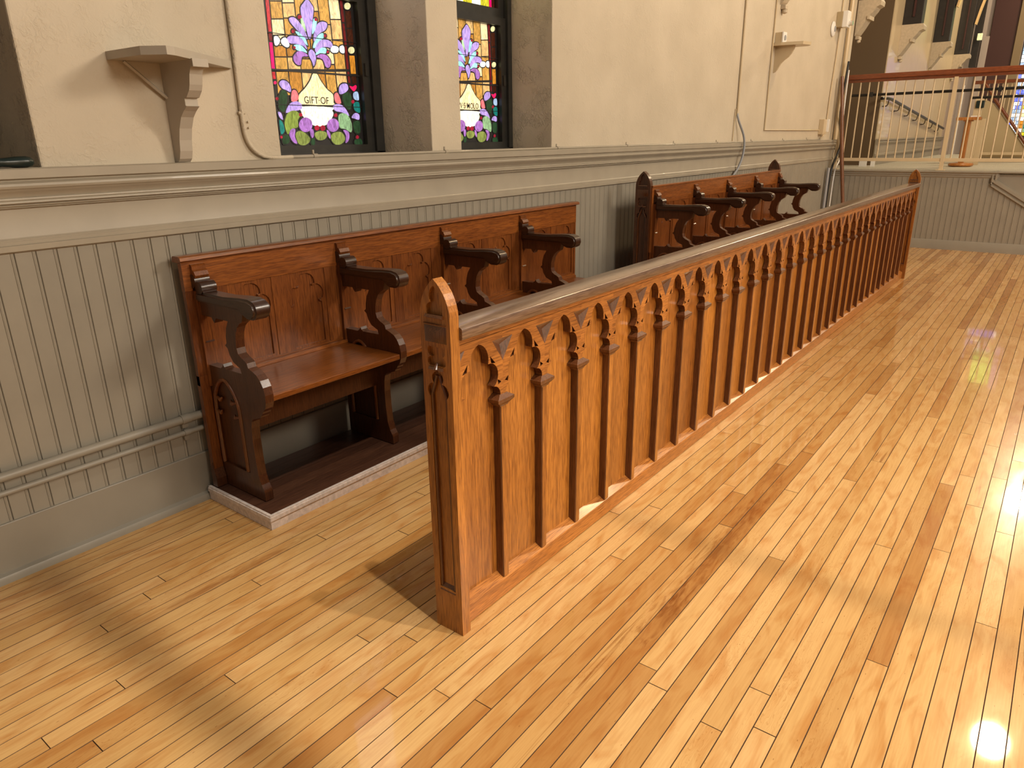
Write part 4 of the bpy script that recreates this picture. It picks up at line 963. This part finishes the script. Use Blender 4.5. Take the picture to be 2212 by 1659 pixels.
# ================================================================== STAGE AND CHANCEL BEYOND
st = MB().box(XE+.02, 19.2, -6.0, 3.4, .86, .972).build('stage_floor', CARPET); tag(st, kind='structure')
wc = MB().box(10.98, 12.12, 3.10, 3.25, .9, 7).build('wall_recess', SHADEBROWN); wc['kind'] = 'structure'
rt = MB().box(12.12, 12.25, 2.47, 3.25, .972, 7).build('wall_return', SHADEBROWN); rt['kind'] = 'structure'
w2 = MB().box(12.118, 18.6, 2.456, 2.47, .972, 7).box(12.25, 18.6, 2.47, 2.58, .972, 7)
w2 = w2.build('wall_chancel', CREAMP); w2['kind'] = 'structure'
def prof2(name, prof, x0, x1):
    o = MB().prism([(2.456-a, z) for a, z in prof], x0, x1, 'x').build(name, TAUPE2, smooth=True, angle=30); o['kind'] = 'structure'
prof2('trim_6', [(0, 1.345), (.05, 1.345), (.05, 1.325), (.03, 1.32), (.045, 1.30), (.03, 1.285), (.03, 1.275), (.012, 1.27), (.012, 1.14), (.03, 1.13), (.03, 1.105), (0, 1.10)], 12.1, 18.6)
wx = MB().box(12.14, 18.6, 2.450, 2.456, .972, 1.11).build('baseboard_chancel', TAUPE); wx['kind'] = 'structure'
# far chancel wall: mauve strip, red-brown panel, pilaster
XF = 19.0
fwl = MB().box(XF, XF+.15, -6, 3.3, .9, 8).build('wall_chancel_end', PINKP); fwl['kind'] = 'structure'
pv = MB().box(18.45, 18.62, 2.30, 2.456, .972, 7).box(18.42, 18.62, 2.33, 2.37, .972, 7).build('trim_7', PINKP); pv['kind'] = 'structure'
tp2 = MB().tube([(18.50, 2.21, .972), (18.50, 2.21, 2.35)], .022, 10).build('chancel_pipe', WHITEPL, smooth=True); tag(tp2, 'tall pale pipe beside the pilaster where the cream chancel wall ends', 'pipe')
rd = thing('wall_panel', (XF, 1.72, 1.5), 'tall very dark red panel on the far chancel wall behind the railing', 'panel')
at(rd, MB().box(XF-.06, XF-.001, 1.50, 1.955, 1.0, 7, .004), 'panel_face', REDC)
at(rd, MB().box(XF-.10, XF-.001, 1.955, 2.08, .98, 3.3, .004), 'side_post', PINKP)
at(rd, MB().box(XF-.10, XF-.001, 1.35, 1.50, .98, 7, .006), 'side_post', OLIVE)
# large far stained glass window
gw = empty('window_4', (XF-.03, .3, 1.3)); gw['kind'] = 'structure'
def G(b, n, m): b.v = [(v[0]-gw.location.x, v[1]-gw.location.y, v[2]-gw.location.z) for v in b.v]; return b.build(n, m, gw)
G(MB().box(XF-.03, XF-.001, -1.6, 1.36, 1.30, 5.6), 'lead_came', LEAD)
rnd = random.Random(3)
ny, nz = 22, 30
for i in range(ny):
    for j in range(nz):
        y1_ = 1.33-i*.065; z_ = 1.34+j*.075
        if y1_-.065 < -.1: continue
        if i == 0 or j % 9 == 8: c = rnd.choice(['blue', 'sky', 'milk'])
        elif i < 3: c = rnd.choice(['milk', 'milk', 'sky', 'blue'])
        else: c = rnd.choice(['milk', 'orange', 'honey', 'lime', 'moss2', 'hotpink', 'teal', 'milk', 'straw', 'white'])
        if i*nz+j > 290: break
        G(MB().box(XF-.042, XF-.030, y1_-.058, y1_, z_, z_+.066), 'glass_pane', GM[c])
G(MB().box(XF-.05, XF-.03, .72, 1.10, 3.35, 4.10), 'glass_pane', GM['leaf'])
G(MB().box(XF-.05, XF-.03, .80, 1.25, 2.60, 3.02), 'glass_pane', GM['blue'])
G(MB().box(XF-.05, XF-.03, .55, .70, 3.2, 4.2), 'glass_pane', GM['lilac'])
G(MB().box(XF-.05, XF-.03, 1.12, 1.28, 3.2, 4.1), 'glass_pane', GM['honey'])
gs = thing('side_window', (XF, 2.2, 3.3), 'narrow bright white chancel lancet mirrored in the floor varnish', 'window') if False else None

# corbels and dark timber wall posts with curved braces
def corbel(x, yw, z, label, w_=.26, d=.30, brace=None, tpost=True):
    r_ = thing('corbel', (x, yw, z-.5), label, 'corbel', None)
    prof = [(yw-.001, z), (yw-d, z), (yw-d-.015, z-.03), (yw-d-.01, z-.075), (yw-d*.86, z-.10), (yw-d*.80, z-.13), (yw-d*.62, z-.19), (yw-d*.60, z-.225), (yw-d*.50, z-.225), (yw-d*.30, z-.32), (yw-d*.10, z-.40), (yw-.001, z-.42)]
    at(r_, MB().prism(prof, x-w_/2, x+w_/2, 'x'), 'bracket', STONE)
    at(r_, MB().box(x-w_/2-.012, x+w_/2+.012, yw-d*.62, yw-d*.50, z-.235, z-.19, .003).box(x-w_*.3, x+w_*.3, yw-.05, yw-.001, z-.46, z-.42, .006).lathe([(.01, -.5), (.028, -.49), (.028, -.465), (.012, -.455)], (x, yw-.03, z), 10), 'mouldings', STONE)
    b = MB(); 
    for k in range(9):
        a0 = math.pi*k/9; a1 = math.pi*(k+1)/9
        b.prism([(yw-.12+.11*math.cos(a0)*1, z-.36+.16*math.sin(a0)), (yw-.12+.11*math.cos(a1), z-.36+.16*math.sin(a1)), (yw-.12+.10*math.cos(a1), z-.36+.145*math.sin(a1)), (yw-.12+.10*math.cos(a0), z-.36+.145*math.sin(a0))], x-w_/2-.004, x-w_/2, 'x')
    if not tpost: return
    t = thing('timber_post', (x, yw, z+.001), 'dark timber roof post on the '+label.replace('pale plaster ', '').replace(' on the cream chancel wall', ''), 'roof post', None)
    at(t, MB().box(x-w_/2+.02, x+w_/2-.02, yw-d+.03, yw-.001, z+.001, 7.0, .006), 'post', DTIMBER)
    at(t, MB().box(x-w_/2, x-w_/2+.02, yw-d*.55, yw-d*.45, z+.10, 4.9), 'bead', REDC)
    if brace:
        q = [(yw-d+.03-.02, z+.55), (yw-d-.12, z+1.15), (yw-d-.45, z+1.8), (yw-d-1.1, z+2.5), (yw-d-2.0, z+3.0)]
        q = [(p.x, p.y) for p in smooth_path([(a, b_, 0) for a, b_ in q], 4)]
        n = len(q)
        inner = [(a+.0, b_) for a, b_ in q]; outer = [(a+.30*(k/(n-1))**.5+.01, b_+.35*(k/(n-1))**.6+.02) for k, (a, b_) in enumerate(q)]
        at(t, MB().prism(inner+outer[::-1], x-.06, x+.06, 'x'), 'curved_brace', DTIMBER)
        edge = MB()
        for k in range(n-1):
            a, b_ = q[k]; c, d_ = q[k+1]; edge.prism([(a, b_), (c, d_), (c-.03, d_-.01), (a-.03, b_-.01)], x-.075, x+.075, 'x')
        at(t, edge, 'brace_edge', LITEDGE)
corbel(11.15, YW, 3.07, 'pale plaster corbel nearest the tall corner pipe', .24, .26)
corbel(12.85, 2.456, 2.93, 'pale plaster corbel nearest the dark brown wall return', .24, .28, brace=True)
corbel(15.62, 2.456, 2.93, 'pale plaster corbel in the middle of the cream chancel wall', .24, .28, brace=True)
corbel(18.30, 2.456, 2.93, 'pale plaster corbel at the far end of the cream chancel wall', .24, .28, brace=True)
corbel(8.05, YW, 3.08, 'pale plaster corbel tip above the small wall shelf', .14, .26, tpost=False)
eb = thing('exit_box', (18.3, 1.95, 3.3), 'small yellow wall box on the dark post near the red panel', 'wall fitting')
at(eb, MB().box(18.24, 18.34, 2.02, 2.10, 3.18, 3.30, .004), 'box', GM['pearl'])
ep = MB().box(18.55, 18.75, 2.08, 2.20, 2.70, 7.0).build('timber_post', DTIMBER); tag(ep, 'dark timber post between the far corbel and the dark red panel', 'roof post')

# stage railing
rl = thing('stage_railing', (10.68, 2.65, .972), 'cream metal stage railing with thin balusters and brown wooden top rail', 'railing')
at(rl, MB().box(10.645, 10.715, -2.0, 2.655, 2.085, 2.145, .008), 'top_rail', RAILW)
at(rl, MB().box(10.665, 10.695, -2.0, 2.655, 2.050, 2.085), 'rail_channel', RAILW)
at(rl, MB().box(10.66, 10.70, -2.0, 2.655, 1.078, 1.118, .002), 'bottom_rail', CREAMP)
bal = None; yb = 2.545
while yb > -1.9:
    if bal is None:
        bal = at(rl, MB().tube([(10.68, yb, 1.118), (10.68, yb, 2.06)], .0085, 8), 'baluster', CREAMP, True); by0 = yb
    elif abs(yb-1.365) > .03 and abs(yb+.745) > .03:
        o = bal.copy(); COL.objects.link(o); o.parent = rl; o.location = (0, yb-by0, 0)
    yb -= .1055
for y_ in (2.63, 1.365, -.745):
    at(rl, MB().box(10.655, 10.705, y_-.022, y_+.022, .978, 2.06, .002), 'post', CREAMP)
    at(rl, MB().box(10.63, 10.73, y_-.05, y_+.05, .9725, .985, .002), 'foot_plate', CREAMP)
br = thing('handrail', (10.80, 2.55, 1.9), 'straight black handrail carried level behind the stage railing', 'handrail')
at(br, MB().tube([(10.80, 2.56, 1.90), (10.80, -1.5, 1.915)], .017, 12), 'rail', BLACK, True)
for y_ in (2.3, .9, -.6): at(br, MB().box(10.70, 10.80, y_-.008, y_+.008, 1.89, 1.91).box(10.695, 10.705, y_-.02, y_+.02, 1.87, 1.93), 'bracket', BLACK)
b2 = thing('handrail', (12.5, 1.37, 1.88), 'shorter black handrail with rounded end, deeper on the stage', 'handrail')
at(b2, MB().tube([(12.5, 1.385, 1.88), (12.5, 1.37, 1.88), (12.5, -1.5, 1.885)], [.008, .018, .018], 12), 'rail', BLACK, True)
at(b2, MB().box(12.485, 12.515, 1.22, 1.32, .972, 1.865, .003), 'support_post', CREAMP)
at(b2, MB().box(12.46, 12.50, 1.20, 1.30, 1.74, 1.84, .01), 'bracket', DGREEN)
sl = thing('stair_handrail', (12.0, 2.40, 1.9), 'black handrail on brackets sloping down along the cream chancel wall', 'handrail')
at(sl, MB().tube([(11.98, 2.43, 1.90), (12.10, 2.385, 1.905), (12.42, 2.385, 1.90), (15.8, 2.385, 1.66), (20.0*.90, 2.385, 1.505)], .022, 12), 'rail', BLACK, True)
for k in range(7):
    x_ = 12.25+k*.85; z_ = 1.90-(x_-12.42)*.071 if x_ > 12.42 else 1.90
    at(sl, MB().tube(smooth_path([(x_, 2.385, z_-.02), (x_, 2.40, z_-.09), (x_, 2.454, z_-.10)], 4), .008, 8).lathe([(.03, 0), (.03, .01)], (x_, 2.44, z_-.105), 10), 'bracket', IRON, True)
# wooden stand
sd = thing('wooden_stand', (11.94, 1.295, .973), 'light oak pedestal stand with round foot and flat top, on the stage edge', 'stand')
at(sd, MB().lathe([(.10, 0), (.145, .008), (.155, .025), (.145, .045), (.06, .055)], (11.94, 1.295, .973), 28), 'foot', STANDW, True)
at(sd, MB().box(11.905, 11.975, 1.262, 1.33, 1.02, 1.57, .006), 'column', STANDW)
at(sd, MB().box(11.87, 12.01, 1.15, 1.44, 1.575, 1.615, .006).box(11.89, 11.99, 1.24, 1.35, 1.56, 1.576), 'top', STANDW)
pp = MB().box(11.90, 11.99, 1.175, 1.275, 1.6152, 1.632, .003).build('folded_cloth', WHITEPL); tag(pp, 'small white folded cloth on top of the oak stand', 'cloth')
wp = MB().box(12.62, 12.70, 1.16, 1.23, .972, 1.60, .004).build('white_post', CREAMP); tag(wp, 'pale square post rising directly behind the oak stand', 'post')
for k, (y_, m_) in enumerate(((2.48, .050), (2.36, .028))):
    pk = MB().box(11.6+k*.05, 11.62+k*.05, y_-m_, y_+m_, .9725, 1.09).build('leaning_sheet', WHITEPL); tag(pk, ('wider', 'narrower')[k]+' pale sheet standing on the stage under the bottom rail near the corner', 'sheet')
# stair with panelled side, deeper right
ss = thing('side_stair', (14.0, 1.2, .972), 'tan panelled stair side with sloping wooden handrail, right of the oak stand', 'stair')
at(ss, MB().prism([(1.48, .973), (1.48, 1.93), (1.40, 1.93), (1.215, 1.84), (.90, 1.44), (.60, 1.05), (.60, .973)], 14.0, 14.06, 'x'), 'side_panel', TANP)
at(ss, MB().tube([(13.97, 1.45, 2.15), (13.97, 1.39, 2.15), (13.97, 1.215, 1.90), (13.97, .90, 1.50), (13.97, .66, 1.18)], .022, 10), 'handrail', RAILW, True)
at(ss, MB().box(13.95, 13.99, -1.0, 1.52, 2.13, 2.18, .004), 'upper_rail', RAILW)
for k in range(14):
    y_ = 1.45-k*.06; at(ss, MB().box(13.985, 14.0, y_-.007, y_+.007, max(1.0, 1.88-max(0, 1.2-y_)*1.27), 2.13), 'baluster', CREAMP)
at(ss, MB().box(13.9, 13.93, -.2, 1.38, 1.08, 1.12).box(13.9, 13.93, -.2, 1.38, .98, 1.02), 'low_rail', CREAMP)

# ================================================================== ROOM BEYOND THE FRAME
wr = MB().box(-3.0, XE, -8.2, -8.0, -.05, 7).build('wall_right', PLASTER); wr['kind'] = 'structure'
tag(MB().tube([(.84, -6, 3.5), (.84, 2.68, 3.5)], .034, 10).build('roof_tie_or_shade_rod', RODM), 'thick unseen rod added to shade the floor, over the wooden pew end', 'tie rod')  # unseen rod, added to lay a soft dark band across the floor
tag(MB().tube([(1.48, -6, 3.5), (1.48, 2.68, 3.5)], .020, 10).build('roof_tie_or_shade_rod', RODM), 'thin iron tie rod crossing the nave above the bench', 'tie rod')
for k, (loc, wt, rad, lc) in enumerate(LAMPS):
    if k == 1: continue
    x_, y_, z_ = loc
    lp = thing('pendant_or_fill_lamp', (x_, y_, z_), ['pendant lamp hung over the near end of the screen', '', 'pendant lamp hung over the far end of the screen', 'pendant lamp hung over the stage', 'added fill lamp over the near right side of the nave', 'added fill lamp over the far right side of the nave', 'added fill lamp far to the right near the bench end'][k], 'lamp')
    at(lp, MB().tube([(x_, y_, z_+.30), (x_, y_, 6.98)], .008, 6), 'cord', BLACK)
    at(lp, MB().lathe([(.05, .30), (.12, .27), (.24, .19), (.25, .185), (.235, .19), (.11, .262), (.04, .29)], loc, 20), 'shade', DTIMBER, True)

# repeats share a group
GROUPS = {'corbel': 'plaster corbels on the walls', 'timber_post': 'dark roof posts above the stage', 'stall_bench': 'stall benches along the wainscot',
          'pew_platform': 'low platforms under the benches', 'heating_pipe': 'heating pipes on the wainscot', 'leaning_sheet': 'pale sheets on the stage floor',
          'pendant_or_fill_lamp': 'pendant lamps over the nave', 'roof_tie_or_shade_rod': 'iron tie rods over the nave'}
for o in bpy.data.objects:
    b_ = o.name.split('.')[0]
    if o.parent is None and b_ in GROUPS and 'label' in o: o['group'] = GROUPS[b_]
